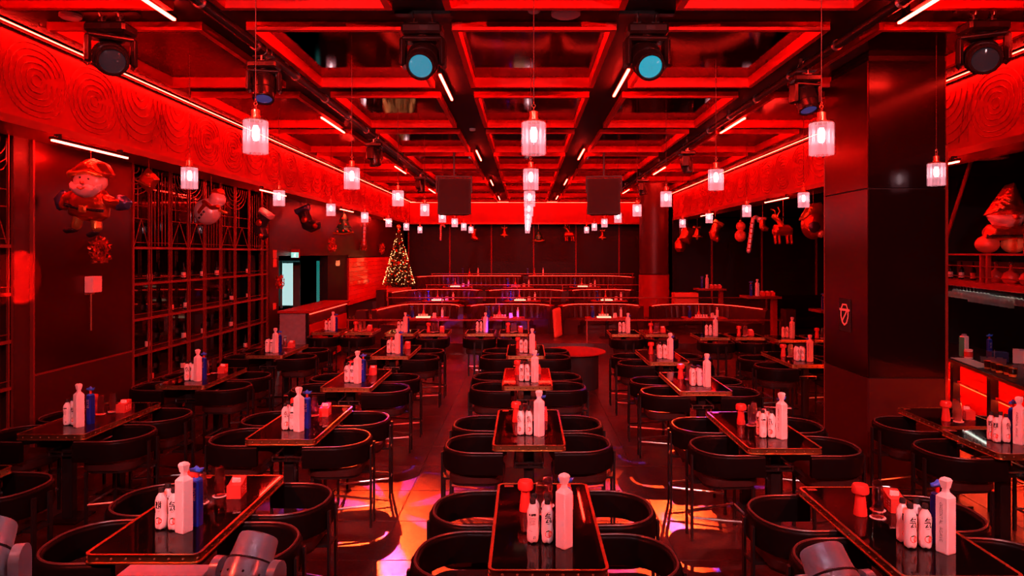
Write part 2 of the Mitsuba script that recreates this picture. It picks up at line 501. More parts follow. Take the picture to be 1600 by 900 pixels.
# left wall: near shelves, dark panel, shelf bay, wall with opening, red tiles
group_struct('wall_left', 'dark lacquered left wall with red tile section')
part('wall_left', 'backing', cat([bx(-6.6, -6.5, 2, 10.4, 0, 5.2), bx(-6.6, -6.5, 10.4, 16.4, 0, 5.2), bx(-6.3, -6.2, 16.4, 33.5, 2.69, 5.2), bx(-6.3, -6.2, 22.95, 33.5, 0, 2.69)]), 'm_dark', False)
part('wall_left', 'panel', bx(-6.2, XWL, 8.25, 10.32, 1.29, 4.2), 'm_panel', False, label='large dark glossy lacquer panel')
part('wall_left', 'panel', bx(-6.2, XWL, 8.25, 10.32, 0, 1.26), 'm_panelred', False)
part('wall_left', 'edge_trim', cat([bx(-6.2, XWL + 0.02, 8.22, 8.25, 0, 4.2), bx(-6.2, XWL + 0.02, 10.32, 10.35, 0, 4.2), bx(-6.2, XWL + 0.006, 8.25, 10.32, 1.262, 1.288)]), 'm_trim', False)
part('wall_left', 'panel', bx(-6.2, XWL - 0.02, 7.96, 8.22, 0, 4.2), 'm_panelred', False)
part('wall_left', 'panel', bx(-6.2, XWL, 15.85, 16.45, 0, 4.2), 'm_panelred', False)
part('wall_left', 'panel', bx(-6.2, XWL, 16.45, 22.9, 2.69, 4.2), 'm_panelred', False)
part('wall_left', 'panel', bx(-6.2, XWL, 22.9, 33.4, 2.62, 4.2), 'm_panelred', False)
part('wall_left', 'panel', bx(-6.2, XWL, 22.9, 33.4, 0, 0.98), 'm_panel', False)
part('wall_left', 'tile_bed', bx(-6.2, XWL - 0.005, 22.95, 30.2, 1.0, 2.6), 'm_groove', False)
wt = shape(rbox(-0.012, 0.012, -0.253, 0.253, -0.075, 0.075, 0.004), 'm_redtile', False)
for i in range(14):
    for j in range(10):
        part('wall_left', 'tile', wt, M=T().translate([XWL + 0.006, 23.21 + 0.518 * i, 1.08 + 0.16 * j]).rotate([0, 0, 1], rng.uniform(-1.2, 1.2)).rotate([0, 1, 0], rng.uniform(-1.5, 1.5)))
part('wall_left', 'panel', bx(-6.2, XWL, 30.2, 33.4, 0.98, 2.62), 'm_dark', False)

# dark room behind the opening with a cyan-lit doorway
group_struct('wall_left_niche', 'dark service room seen through the opening in the left wall')
part('wall_left_niche', 'panel', bx(-9.6, -9.5, 16.2, 28.5, 0, 2.7), 'm_dark', False)
part('wall_left_niche', 'panel', bx(-9.5, -6.2, 28.4, 28.5, 0, 2.7), 'm_dark', False)
part('wall_left_niche', 'ceiling_board', bx(-9.6, -6.2, 16.2, 28.5, 2.7, 2.75), 'm_dark', False)
struct('door_1', bx(-8.75, -7.95, 24.0, 24.06, 0.9, 2.5), 'm_cyanwall', 'pale cyan door standing in the dark service room')
kd = group_struct('window_1', 'bright cyan lit glass strip in the dark service room')
part('window_1', 'pane', bx(-8.2, -7.83, 23.0, 23.03, 1.0, 2.42), 'm_led', False, emit=glow(0.75, (0.62, 1.0, 0.98), 0.25))
part('window_1', 'frame', cat([bx(-8.26, -8.2, 22.98, 23.05, 0.9, 2.5), bx(-7.83, -7.6, 22.98, 23.05, 0.9, 2.46)]), 'm_cyanwall', False)
part('window_1', 'pane', bx(-7.05, -6.62, 23.0, 23.03, 0.95, 2.5), 'm_cyanwall', False, emit=glow(0.16, (0.05, 1.0, 0.85), 0.25))

# back wall with vertical metal ribs, right rear wall, right wall
group_struct('wall_back', 'dark panelled back wall behind the booths')
rib = [-5.75, -3.72, -1.68, 0.39, 2.46, 4.57, 6.6]
for a, b in zip(rib, rib[1:]):
    part('wall_back', 'panel', bx(a + 0.03, b - 0.03, YB, YB + 0.1, 0.9, 5.2), 'm_dark', False)
for a in rib:
    part('wall_back', 'rib', bx(a - 0.035, a + 0.035, YB - 0.05, YB + 0.08, 0.9, 4.2), 'm_redwall', False)
group_struct('wall_right', 'dark wall of the right rear aisle')
rb = [6.0, 7.62, 9.67, 11.9, 12.5]
for a, b in zip(rb, rb[1:]):
    part('wall_right', 'panel', bx(a + 0.03, b - 0.03, 28.0, 28.1, 0, 4.2), 'm_dark', False)
for a in rb[1:4]:
    part('wall_right', 'rib', bx(a - 0.03, a + 0.03, 27.94, 28.06, 0, 4.2), 'm_redwall', False)
part('wall_right', 'side_panel', bx(12.5, 12.6, 3, 28, 0, 4.2), 'm_dark', False)
struct('ceiling_right_aisle', bx(XR + 0.45, 12.6, 3, 28.1, 4.25, 4.32), 'm_beam', 'low dark ceiling over the right aisle and bar')

# square column on the right, round column at the back
CX0, CX1, CY0, CY1 = 4.26, 5.25, 8.5, 9.74
group_struct('column_1', 'broad square column clad in black lacquer panels')
part('column_1', 'core', bx(CX0 + .02, CX1 - .02, CY0 + .02, CY1 - .02, 0, ZR - 0.001), 'm_dark', False)
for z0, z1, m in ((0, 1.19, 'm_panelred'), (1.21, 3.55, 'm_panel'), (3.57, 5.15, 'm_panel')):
    part('column_1', 'panel', bx(CX0 + 0.012, CX1 - 0.03, CY0, CY0 + 0.03, z0, z1), m if z0 == 0 else 'm_panel_shaded', False)  # front face shaded by a darker copy of the side material
    part('column_1', 'panel', bx(CX0, CX0 + 0.03, CY0 + 0.012, CY1 - 0.012, z0, z1), m, False)
    part('column_1', 'panel', bx(CX1 - 0.03, CX1, CY0 + 0.03, CY1 - 0.012, z0, z1), m, False)
part('column_1', 'corner_trim', cat([bx(CX1 - 0.028, CX1 + 0.004, CY0 - 0.006, CY0 + 0.028, 0, 4.1), bx(CX0 - 0.006, CX0 + 0.01, CY1 - 0.012, CY1 + 0.01, 0, 4.6)]), 'm_trim', False)
group_struct('column_2', 'round dark metal column behind the booths')
part('column_2', 'shaft', lathe([(0, 2.05), (0.5, 2.05), (0.5, 5.2), (0, 5.2)], 40, (4.43, 23.6, 0)), 'm_panelred', 40)
part('column_2', 'base_sleeve', lathe([(0, 0.5), (0.52, 0.5), (0.52, 2.02), (0, 2.02)], 40, (4.43, 23.6, 0)), 'm_redwall', 40)

# ================================================================== LIGHT FITTINGS
def stick_proto(L, level, weight):
    p = Proto()
    p.add('housing', bx(-0.022, 0.022, 0, L, 0.012, 0.04), 'm_matte', False)
    p.add('tube', bx(-0.016, 0.016, 0.02, L - 0.02, -0.01, 0.012), 'm_led', False, emit=glow(level, RED, weight))
    p.add('bracket', bx(-0.012, 0.012, 0.1, 0.13, 0.038, 0.104), 'm_matte', False)
    p.add('bracket', bx(-0.012, 0.012, L - 0.13, L - 0.1, 0.038, 0.104), 'm_matte', False)
    return p


SP = stick_proto(1.5, L_STICK, 2.0)
SPf = stick_proto(1.7, L_STICK, 0.8)
zst = ZS - 0.1
sets = [('left of the middle coffers', -1.115, [8.85, 15.4, 21.6, 27.8]), ('right of the middle coffers', 1.3, [8.6, 15.2, 21.4, 27.6]),
        ('beside the far left coffers', -3.49, [5.3, 11.65, 18.2, 24.6]), ('beside the far right coffers', 3.76, [5.4, 11.7, 18.4, 24.8])]
for nm, x, yl in sets:
    for i, y in enumerate(yl):
        put('light_bar', SP if y < 14 else SPf, mv(x, y, zst), f'red light bar on the ceiling beam {nm}, {ORD[i]} from the camera', 'light bar', 'ceiling light bars')
WS = {}
for nm, sg in (('left', -1), ('right', 1)):
    WS[nm] = stick_proto(1.5, L_WALLSTICK, 1.2)
    WS[nm].parts = [q for q in WS[nm].parts if q[0] != 'bracket']
    for yy in (0.15, 1.35):
        WS[nm].add('bracket', cat([bx(-0.012, 0.012, yy - 0.015, yy + 0.015, 0.038, 0.09), bx(0, sg * 0.056, yy - 0.015, yy + 0.015, 0.07, 0.09)]), 'm_matte', False)
for nm, x, z, yl in (('left', XL + 0.085, 4.03, [7.7, 13.75, 19.7, 25.8]), ('right', XR - 0.085, 3.99, [9.2, 15.2, 21.3])):
    for i, y in enumerate(yl):
        put('light_bar', WS[nm], mv(x, y, z), f'red light bar under the {nm} fascia, {ORD[i]} from the camera', 'light bar', 'light bars under the fascias')

# pipes under the ceiling carrying the moving lights
for nm, x in (('left', -2.97), ('right', 3.42)):
    k = thing('lighting_pipe', f'long dark steel pipe under the {nm} ceiling beam carrying moving lights', 'pipe', 'lighting pipes')
    part(k, 'pipe', rod((x, 4, CZ + 2.29), (x, 24.5, CZ + 2.29), 0.05, 12), 'm_black')
    for y in np.arange(5.5, 24, 3.0):
        part(k, 'hanger', bx(x - 0.015, x + 0.015, y - 0.02, y + 0.02, CZ + 2.33, ZS + 0.01), 'm_chrome', False)
    for y in np.arange(6.2, 13, 1.3):
        part(k, 'collar', lathe([(0.05, -0.02), (0.06, -0.02), (0.06, 0.02), (0.05, 0.02), (0.05, -0.02)], 14), 'm_chrome', M=T().translate([x, float(y), CZ + 2.29]).rotate([1, 0, 0], 90))

# pendants: a ring of glass tubes round a bulb
NT, RT = 12, 0.078
tubes = []
for i in range(NT):
    a = 2 * math.pi * i / NT
    h = 0.262
    t = lathe([(0, 0), (0.019, 0), (0.022, 0.006), (0.022, h - 0.006), (0.018, h), (0, h)], 10, (RT * math.cos(a), RT * math.sin(a), 0))
    tubes.append(t)
TUBES = cat(tubes)
cap = cat([lathe([(0, 0.30), (0.035, 0.30), (0.035, 0.35), (0.012, 0.36), (0, 0.36)], 16), lathe([(0, 0.262), (0.088, 0.262), (0.09, 0.272), (0.04, 0.285), (0.04, 0.30), (0, 0.30)], 20)])
links = []
for i in range(3):
    r = trimesh.creation.torus(0.014, 0.003, 10, 6)
    r.apply_transform(trimesh.transformations.rotation_matrix(math.pi / 2, [1, 0, 0] if i % 2 else [0, 1, 0]))
    r.apply_translation((0, 0, 0.375 + 0.024 * i))
    links.append(r)


def pendant(wt):
    p = Proto()
    p.add('glass_shade', TUBES, 'm_thinglass', 40, emit=glow(L_SHADE, PINK, wt * 0.6))
    p.add('glass_shade__bulb', lathe([(0, 0.1), (0.02, 0.105), (0.03, 0.14), (0.03, 0.19), (0.018, 0.225), (0, 0.23)], 12), 'm_led', 40, emit=glow(L_BULB, (1.0, 0.62, 0.66), wt))
    p.add('cap', cap, 'm_copper', 35)
    p.add('cap__chain', cat(links), 'm_copper')
    p.add('cord', rod((0, 0, 0.435), (0, 0, ZR - 3.553), 0.0035, 6), 'm_cord')
    return p


PN = [pendant(1.5), pendant(0.8), pendant(0.3), pendant(0.12)]
pcols = [('far left', -4.18, 1, -0.15), ('left', -2.17, 0, -0.12), ('middle', 0.065, 0, 0), ('right', 2.42, 0, 0.05), ('far right', 4.87, 1, 0.25)]
for nm, x, k0, dy in pcols:
    for k in range(k0, 8):
        y = 5.56 + 3.08 * k + dy * (1 if k else 0.6)
        if nm == 'far right' and abs(y - 9.0) < 1.0:
            y = 8.1
        put('pendant_lamp', PN[0 if k < 2 else 1 if k < 4 else 2 if k < 6 else 3], mv(x, y, 3.553),
            f'pink glass tube pendant lamp in the {nm} row, {ORD[k-k0]} from the camera', 'pendant lamp', 'pendant lamps in rows')


# moving lights
def ringpts(n=24):
    return np.linspace(0, 2 * np.pi, n, endpoint=False)


def head_mesh():
    """Lamp head along +y (lens at +y), about 0.42 long."""
    prof = [(0, -0.2), (0.08, -0.2), (0.125, -0.17), (0.14, -0.1), (0.14, 0.02), (0.125, 0.09), (0.118, 0.19), (0.112, 0.2), (0.1, 0.2), (0.098, 0.175), (0, 0.175)]
    m = lathe(prof, 28)
    v = m.vertices.copy()
    m.vertices = np.c_[v[:, 0], v[:, 2], -v[:, 1]]
    return m


def turn(m, rx=0, rz=0, at=(0, 0, 0)):
    return xf(m, T().translate(list(at)).rotate([0, 0, 1], rz).rotate([1, 0, 0], rx))


def moving_light(rx, rz, up=False, body='m_headblack', lens_sheen=None, plate=0.0):
    """Hanging: clamps at z=0, base, yoke, head. rx tilts the lens (0 = straight ahead along the yoke's forward, -90 = down)."""
    p = Proto()
    s = -1
    hooks = cat([rod((-0.14, 0, -0.092), (0.14, 0, -0.092), 0.012)] + [cat([rod((sx, 0, 0.0), (sx, 0, -0.1), 0.012), tube([(sx, 0.05 * math.cos(t), 0.03 + 0.05 * math.sin(t)) for t in np.linspace(-1.2, 4.0, 9)], 0.008), rod((sx - 0.04, 0, -0.045), (sx + 0.04, 0, -0.045), 0.008)]) for sx in (-0.1, 0.1)])
    if plate < 0:
        hooks = cat([bx(-0.05, 0.05, -0.12, 0.12, -0.1, -0.09)] + [cat([rod((0, sy, -0.02), (0, sy, -0.1), 0.012), tube([(0.085 * math.cos(t), sy, 0.07 + 0.085 * math.sin(t)) for t in np.linspace(-1.5, 3.2, 10)], 0.008)]) for sy in (-0.1, 0.1)])
    if not up:
        p.add('clamp', hooks, 'm_chrome')
        if plate < 0:
            p.add('mount_plate', bx(-0.16, 0.16, -0.05, 0.05, plate, -0.001), 'm_black', False)
        elif plate:
            p.add('mount_plate', bx(-0.3, 0.3, -0.05, 0.05, 0.03, plate), 'm_black', False)
    b = rbox(-0.22, 0.22, -0.14, 0.14, -0.2, -0.09, 0.025)
    p.add('base', b, body, 30)
    p.add('base__display', bx(-0.02, 0.07, -0.1415, -0.139, -0.165, -0.125), 'm_screen', False)
    R = T().rotate([0, 0, 1], rz)
    top = rbox(-0.225, 0.225, -0.1, 0.1, -0.27, -0.215, 0.02)
    neck = lathe([(0, -0.225), (0.075, -0.225), (0.075, -0.195), (0, -0.195)], 18)
    arms = [rbox(sx - 0.032, sx + 0.032, -0.105, 0.105, -0.55, -0.225, 0.03) for sx in (-0.215, 0.215)]
    p.add('yoke', xf(cat([top, neck]), R), body, 30)
    for a in arms:
        p.add('yoke_arm', xf(a, R), body, 30)
    HM = T().rotate([0, 0, 1], rz).translate([0, 0, -0.46]).rotate([1, 0, 0], rx).scale([1.26, 1.12, 1.26])
    p.add('head', xf(head_mesh(), HM), body, 35)
    rim = lathe([(0.112, 0), (0.122, 0), (0.122, 0.03), (0.112, 0.03), (0.112, 0)], 28)
    v = rim.vertices.copy(); rim.vertices = np.c_[v[:, 0], v[:, 2] + 0.165, -v[:, 1]]
    bands = []
    for yy, rr in ((-0.1, 0.142), (0.06, 0.134)):
        q = lathe([(rr - 0.004, -0.006), (rr + 0.003, -0.006), (rr + 0.003, 0.006), (rr - 0.004, 0.006), (rr - 0.004, -0.006)], 28)
        v = q.vertices.copy(); q.vertices = np.c_[v[:, 0], v[:, 2] + yy, -v[:, 1]]
        bands.append(q)
    p.add('head__seam_ring', xf(cat(bands + [rim]), HM), body, 35)
    ln = lathe([(0, 0.198), (0.05, 0.195), (0.098, 0.18), (0.098, 0.17), (0, 0.17)], 28)
    v = ln.vertices.copy(); ln.vertices = np.c_[v[:, 0], v[:, 2], -v[:, 1]]
    p.add('head__lens', xf(ln, HM), 'm_lens', 40, emit=lens_sheen, label='round bluish glass lens')
    return p


LENS_SHEEN = (0.03, 0.62, 0.9)  # lens emission paints the sheen of reflected cool stage light
FRONT = moving_light(-148, 0, plate=0.07, lens_sheen=glow(0.38, LENS_SHEEN, 0.05))
FRONT2 = moving_light(-146, 4, plate=0.07, lens_sheen=glow(0.55, (0.0, 0.62, 0.85), 0.05))
SIDEL = moving_light(-160, 35, plate=0.07)
SIDER = moving_light(-160, -28, plate=0.07)
DOWN = moving_light(-112, 15, plate=-0.02, lens_sheen=glow(0.12, (0.3, 0.2, 1.0), 0.05))
FARH = moving_light(-100, 70, plate=-0.02)
zc = ZS - 0.05
for P, x, y, z, lab in ((FRONT, -1.03, 6.85, zc - 0.01, 'black moving head light with blue lens on the beam left of the middle coffers'), (FRONT2, 1.21, 6.85, zc - 0.01, 'black moving head light with bright blue lens on the beam right of the middle coffers'),
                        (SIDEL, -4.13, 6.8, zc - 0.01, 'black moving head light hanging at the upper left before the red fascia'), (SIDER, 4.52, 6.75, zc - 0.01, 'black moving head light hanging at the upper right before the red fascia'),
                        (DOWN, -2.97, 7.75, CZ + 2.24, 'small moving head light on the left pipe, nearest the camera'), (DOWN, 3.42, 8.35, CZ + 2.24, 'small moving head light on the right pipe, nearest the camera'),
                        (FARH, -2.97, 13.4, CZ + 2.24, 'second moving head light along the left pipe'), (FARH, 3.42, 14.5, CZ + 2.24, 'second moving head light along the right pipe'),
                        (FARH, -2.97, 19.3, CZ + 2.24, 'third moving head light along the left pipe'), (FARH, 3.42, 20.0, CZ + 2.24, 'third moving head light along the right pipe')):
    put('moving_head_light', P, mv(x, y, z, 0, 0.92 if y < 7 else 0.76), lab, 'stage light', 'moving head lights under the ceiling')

# suspended loudspeakers
for nm, x, rz in (('left', -1.63, 8), ('right', 1.78, -8)):
    k = thing('loudspeaker', f'large dark loudspeaker box hanging {nm} of the middle pendant row', 'speaker', 'hanging loudspeakers')
    M = mv(x, 15.6, 0, rz)
    fr = Polygon([(-0.38, 0), (0.38, 0), (0.3, 0.6), (-0.3, 0.6)])
    part(k, 'cabinet', prism(fr, CZ + 0.9, CZ + 1.72), 'm_dark', False, M=M)
    part(k, 'grille', bx(-0.35, 0.35, -0.015, 0.0, CZ + 0.93, CZ + 1.69), 'm_matte', False, M=M)
    part(k, 'bracket', cat([bx(-0.42, 0.42, 0.2, 0.25, CZ + 1.76, CZ + 1.8), bx(-0.42, -0.39, 0.2, 0.25, CZ + 1.4, CZ + 1.8), bx(0.39, 0.42, 0.2, 0.25, CZ + 1.4, CZ + 1.8), bx(-0.02, 0.02, 0.2, 0.25, CZ + 1.8, ZS - 0.001)]), 'm_black', False, M=M)

# two unseen wash lamps added to brighten the bottles, aimed over the tables
for nm, x in (('left', -1.9), ('right', 2.1)):
    k = thing('added_wash_lamp', f'added black stage wash lamp on the front ceiling beam, {nm} one', 'stage light', 'added stage wash lamps')
    a, b = np.array([x, 0.55, 4.75]), np.array([x * 1.15, 9.0, 1.0])
    Mh = T().look_at(origin=list(a), target=list(b), up=[0, 0, 1])
    part(k, 'housing', lathe([(0, -0.22), (0.09, -0.22), (0.12, -0.15), (0.12, 0.0), (0.11, 0.0), (0.11, -0.03), (0, -0.03)], 24), 'm_headblack', 35, M=Mh)
    part(k, 'bracket', cat([bx(x - 0.15, x + 0.15, 0.48, 0.53, 4.93, 4.96), bx(x - 0.15, x - 0.13, 0.46, 0.54, 4.7, 4.96), bx(x + 0.13, x + 0.15, 0.46, 0.54, 4.7, 4.96), bx(x - 0.02, x + 0.02, 0.48, 0.53, 4.95, ZS - 0.001)]), 'm_black', False)
    d = (b - a) / np.linalg.norm(b - a)
    spot(k + '__light', list(a + d * 0.03), list(b), 36, L_ADDED_WASH, (1.0, 0.5, 0.54), None, 8, 0.3)

k = thing('added_downlight', 'added black cylinder downlight above the stage edge', 'ceiling lamp')  # unseen downlight, added to brighten the lights on the stage edge
part(k, 'housing', lathe([(0, 0.0), (0.07, 0.0), (0.08, 0.01), (0.08, 0.2), (0, 0.2)], 20, (-0.2, 1.7, ZS - 0.2)), 'm_headblack', 35)
part(k, 'lens', lathe([(0, -0.006), (0.06, -0.006), (0.06, 0.0), (0, 0.0)], 20, (-0.2, 1.7, ZS - 0.2)), 'm_lens', 35)
spot(k + '__light', [-0.2, 1.7, ZS - 0.22], [-0.1, 2.45, 1.3], 44, 11, (0.85, 0.66, 0.8), None, 1.0, 0.6)

for nm, x, tx in (('left', -4.4, 1.2), ('right', 4.6, -1.0)):  # two red wash lamps, unseen and added to redden bottles and floor
    k = thing('added_wash_lamp', f'added black red-gelled wash lamp at the {nm} end of the front ceiling beam', 'stage light', 'added stage wash lamps')
    a, b = np.array([x, 0.9, 4.75]), np.array([tx, 9.5, 0.8])
    Mh = T().look_at(origin=list(a), target=list(b), up=[0, 0, 1])
    part(k, 'housing', lathe([(0, -0.22), (0.09, -0.22), (0.12, -0.15), (0.12, 0.0), (0.11, 0.0), (0.11, -0.03), (0, -0.03)], 24), 'm_headblack', 35, M=Mh)
    part(k, 'bracket', cat([bx(x - 0.15, x + 0.15, 0.83, 0.88, 4.93, 4.96), bx(x - 0.15, x - 0.13, 0.81, 0.89, 4.7, 4.96), bx(x + 0.13, x + 0.15, 0.81, 0.89, 4.7, 4.96), bx(x - 0.02, x + 0.02, 0.83, 0.88, 4.95, ZS - 0.001)]), 'm_black', False)
    d = (b - a) / np.linalg.norm(b - a)
    spot(k + '__light', list(a + d * 0.03), list(b), 40, 195, RED * [1, 2.5, 2], None, 8, 0.4)

# round ceiling fittings
for nm, x, y, r, lab, catg in (('ceiling_lamp', 0.40, 6.83, 0.145, 'flat white round ceiling lamp on the beam near the camera', 'ceiling lamp'), ('smoke_detector', 0.08, 6.72, 0.06, 'small white round smoke detector beside the ceiling lamp', 'smoke detector'),
                               ('smoke_detector', -4.6, 6.9, 0.1, 'white round smoke detector high on the left beam', 'smoke detector'), ('smoke_detector', 5.5, 7.0, 0.1, 'white round smoke detector high on the right beam', 'smoke detector'),
                               ('smoke_detector', -1.03, 13.2, 0.06, 'small white smoke detector on the beam left of the middle coffers', 'smoke detector')):
    k = thing(nm, lab, catg)
    part(k, 'housing', lathe([(0, -0.05), (r * 0.8, -0.05), (r, -0.035), (r, 0), (0, 0)], 28), 'm_white', 35, M=mv(x, y, ZS))
    part(k, 'mount', lathe([(0, -0.005), (r * 1.04, -0.005), (r * 1.04, 0.0), (0, 0.0)], 28), 'm_matte', 35, M=mv(x, y, ZS))

# ================================================================== TABLES, STOOLS AND WHAT STANDS ON THEM
TZ = 0.95


def table_proto(W, L, seats4=True):
    """Near left corner of the top at (0, 0); long side along y."""
    p = Proto()
    o = rrect(0, W, 0, L, 0.045)
    band = o.difference(o.buffer(-0.012))
    p.add('edge_band', prism(band, TZ - 0.055, TZ + 0.001), 'm_brass', 30, label='brass edge band')
    lips = [sweep(np.array(o.buffer(0.002).exterior.coords)[:-1], [(-0.006, z), (0.003, z), (0.003, z + 0.007), (-0.006, z + 0.007)], True) for z in (TZ - 0.056, TZ - 0.005)]
    p.add('edge_band__bead', cat(lips), 'm_brass', 30, stuff=True)
    p.add('tabletop', prism(o.buffer(-0.012), TZ - 0.05, TZ), 'm_glassblack', False, label='black glossy glass top')
    riv = []
    per = o.exterior
    n = int(per.length / 0.085)
    for i in range(n):
        q = per.interpolate((i + 0.5) / n, normalized=True)
        riv.append(ball(0.009, (q.x, q.y, TZ - 0.028), 1))
    p.add('edge_band__rivet', cat(riv), 'm_rivet', 30, stuff=True)
    p.add('tabletop__number_plate', rbox(0.045, 0.115, L - 0.075, L - 0.035, TZ - 0.001, TZ + 0.003, 0.001), 'm_copper', False, label='small copper number plate')
    c = W / 2
    for y in ((0.3, L - 0.3) if seats4 else (L / 2,)):
        p.add('pedestal', rbox(c - 0.05, c + 0.05, y - 0.05, y + 0.05, 0.02, TZ - 0.1, 0.006), 'm_black', False)
        p.add('base_plate', rbox(c - 0.17, c + 0.17, y - 0.17, y + 0.17, 0.0, 0.022, 0.005), 'm_black', False)
    p.add('under_frame', bx(c - 0.11, c + 0.11, 0.17, L - 0.17, TZ - 0.1, TZ - 0.052), 'm_black', False)
    x0, x1, y0, y1, z = c - 0.14, c + 0.14, 0.19, L - 0.19, 0.725
    loop = [(x0, y0, z), (x1, y0, z), (x1, y1, z), (x0, y1, z)]
    p.add('shelf', bx(x0, x1, y0, y1, z - 0.05, z - 0.035), 'm_black', False)
    p.add('shelf__rail', cat([tube(loop, 0.008, 6, True)] + [rod((x, y, z - 0.04), (x, y, z), 0.006) for x in (x0, x1) for y in (y0, y1)] + [rod((c, y0, z - 0.04), (c, y0, z), 0.006)]), 'm_chrome')
    return p


def stool_proto():
    """Barrel stool; sitter looks along +x, the back is at -x. Origin on the floor under the seat."""
    p = Proto()
    hw, R = 0.34, 0.30
    path = [(0.27, hw)]
    path += [(x, hw) for x in np.linspace(0.2, 0.02, 4)]
    path += [(0.0 - R * math.sin(a), (hw - R) + R * math.cos(a)) for a in np.linspace(0.1, math.pi / 2, 9)]
    path += [(-R, y) for y in (0.0,)]
    path += [(x, -y) for x, y in path[::-1][1:]]
    P = np.array(path)
    prof = [(-0.028, 0.685), (0.02, 0.68), (0.027, 0.72), (0.027, 0.85), (0.016, 0.872), (-0.002, 0.88), (-0.022, 0.872), (-0.03, 0.85)]
    p.add('backrest', sweep(P, prof), 'm_leather', 50)
    top = np.c_[P, np.full(len(P), 0.879)]
    p.add('backrest__piping', tube(top, 0.0085, 6), 'm_piping', 50)
    seat = unary_union([sbox(-0.02, -0.29, 0.27, 0.29), Point(-0.02, 0).buffer(0.26), sbox(-0.26, -0.1, 0, 0.1)]).buffer(-0.05).buffer(0.05)
    seat = rrect(-0.255, 0.27, -0.29, 0.29, 0.16, 8)
    p.add('seat', cat([prism(seat, 0.575, 0.655, 0.022)]), 'm_seat', 35)
    p.add('seat_frame', prism(rrect(-0.24, 0.25, -0.27, 0.27, 0.15, 6), 0.545, 0.576), 'm_black', 30)
    for s in (-1, 1):
        p.add('leg', cat([bx(-0.345, -0.327, s * 0.085 - 0.02, s * 0.085 + 0.02, 0.0, 0.82)]), 'm_black', False)
    for s in (-1, 1):
        p.add('leg', bx(0.19, 0.215, s * 0.25 - 0.014, s * 0.25 + 0.014, 0.0, 0.55), 'm_black', False)
    p.add('back_strut', bx(-0.345, -0.2, -0.1, 0.1, 0.55, 0.57), 'm_black', False)
    ring = [(-0.335, -0.085, 0.22), (0.2, -0.25, 0.22), (0.2, 0.25, 0.22), (-0.335, 0.085, 0.22)]
    p.add('footrest', tube(ring, 0.012, 6, True), 'm_chrome', 30)
    return p


TW, TL = 0.68, 1.46
TABLE = table_proto(TW, TL)
TABLE_SQ = table_proto(0.66, 0.86, False)
STOOL = stool_proto()
#           x of near-left corner, y of near edge
GRID = [('middle', 0, -0.21, 3.88), ('middle', 1, -0.31, 6.4), ('middle', 2, -0.32, 9.25), ('middle', 3, -0.34, 12.0),
        ('left', 0, -2.64, 4.08), ('left', 1, -2.72, 6.6), ('left', 2, -2.76, 9.15), ('left', 3, -2.73, 11.95),
        ('right', 0, 2.1, 3.8), ('right', 1, 2.06, 6.3), ('right', 2, 2.02, 8.9), ('right', 3, 2.04, 11.3),
        ('far-left', 0, -5.03, 4.34), ('far-left', 1, -5.07, 6.78), ('far-left', 2, -5.06, 9.3), ('far-left', 3, -4.97, 12.05),
        ('far-right', 2, 4.3, 11.05)]


# ---- bottles and the other things on the tables
def profile_r(prof):
    z, r = np.array([q[1] for q in prof]), np.array([q[0] for q in prof])
    return lambda h: np.interp(h, z, r)


PB = [(0, 0), (0.026, 0), (0.034, 0.008), (0.0365, 0.03), (0.037, 0.075), (0.0345, 0.10), (0.033, 0.118), (0.0345, 0.138), (0.037, 0.16), (0.037, 0.185), (0.031, 0.208), (0.019, 0.228), (0.0145, 0.236), (0.0145, 0.243), (0, 0.243)]
PBr = profile_r(PB[1:-1])


def wrap(poly, off=0.0007, a0=0.0):
    """A flat print (u along the girth, v up, metres) laid round the drink bottle, facing -y at a0 = 0."""
    ms = []
    for g in getattr(poly, 'geoms', [poly]):
        if g.is_empty:
            continue
        g = g.segmentize(0.006)
        v, f = trimesh.creation.triangulate_polygon(g, engine='earcut')
        for _ in range(1):
            v, f = trimesh.remesh.subdivide(np.c_[v, np.zeros(len(v))], f)
            v = v[:, :2]
        r = PBr(v[:, 1]) + off
        a = v[:, 0] / 0.036 + a0
        ms.append(trimesh.Trimesh(np.c_[r * np.sin(a), -r * np.cos(a), v[:, 1]], f, process=False))
    return cat(ms)


def strokes(segs, wd):
    return unary_union([LineString(s).buffer(wd, quad_segs=3) for s in segs])


qi = strokes([[(-0.004, 0.185), (-0.012, 0.172)], [(-0.009, 0.178), (0.009, 0.18)], [(-0.009, 0.170), (0.006, 0.171)], [(-0.013, 0.162), (0.009, 0.164), (0.007, 0.152), (0.010, 0.142), (0.016, 0.141), (0.016, 0.149)], [(-0.002, 0.156), (-0.010, 0.142), (0.001, 0.144)]], 0.0021)
qi = affinity.scale(qi, 1.4, 1.3, origin=(0, 0.163))
boxed = strokes([[(-0.013, 0.182), (-0.013, 0.15), (0.001, 0.15)], [(-0.013, 0.18), (-0.002, 0.18), (-0.002, 0.166), (-0.012, 0.166)], [(-0.006, 0.178), (-0.006, 0.152)], [(0.005, 0.184), (0.005, 0.148)], [(0.005, 0.17), (0.014, 0.174)], [(0.012, 0.184), (0.012, 0.15)], [(0.003, 0.158), (0.015, 0.16)]], 0.0021)
boxed = affinity.scale(boxed, 1.35, 1.25, origin=(0, 0.165))
small = unary_union([sbox(-0.012, 0.128, 0.012, 0.1295), sbox(-0.009, 0.122, 0.009, 0.1233), sbox(-0.006, 0.194, 0.006, 0.1955)])
peach = Point(0.002, 0.064).buffer(0.0225)
blush = affinity.translate(affinity.scale(Point(0, 0).buffer(0.006), 1.1, 1.4), 0.009, 0.066)
leaf = affinity.rotate(affinity.scale(Point(-0.004, 0.083).buffer(0.008), 1.5, 0.42), 20)
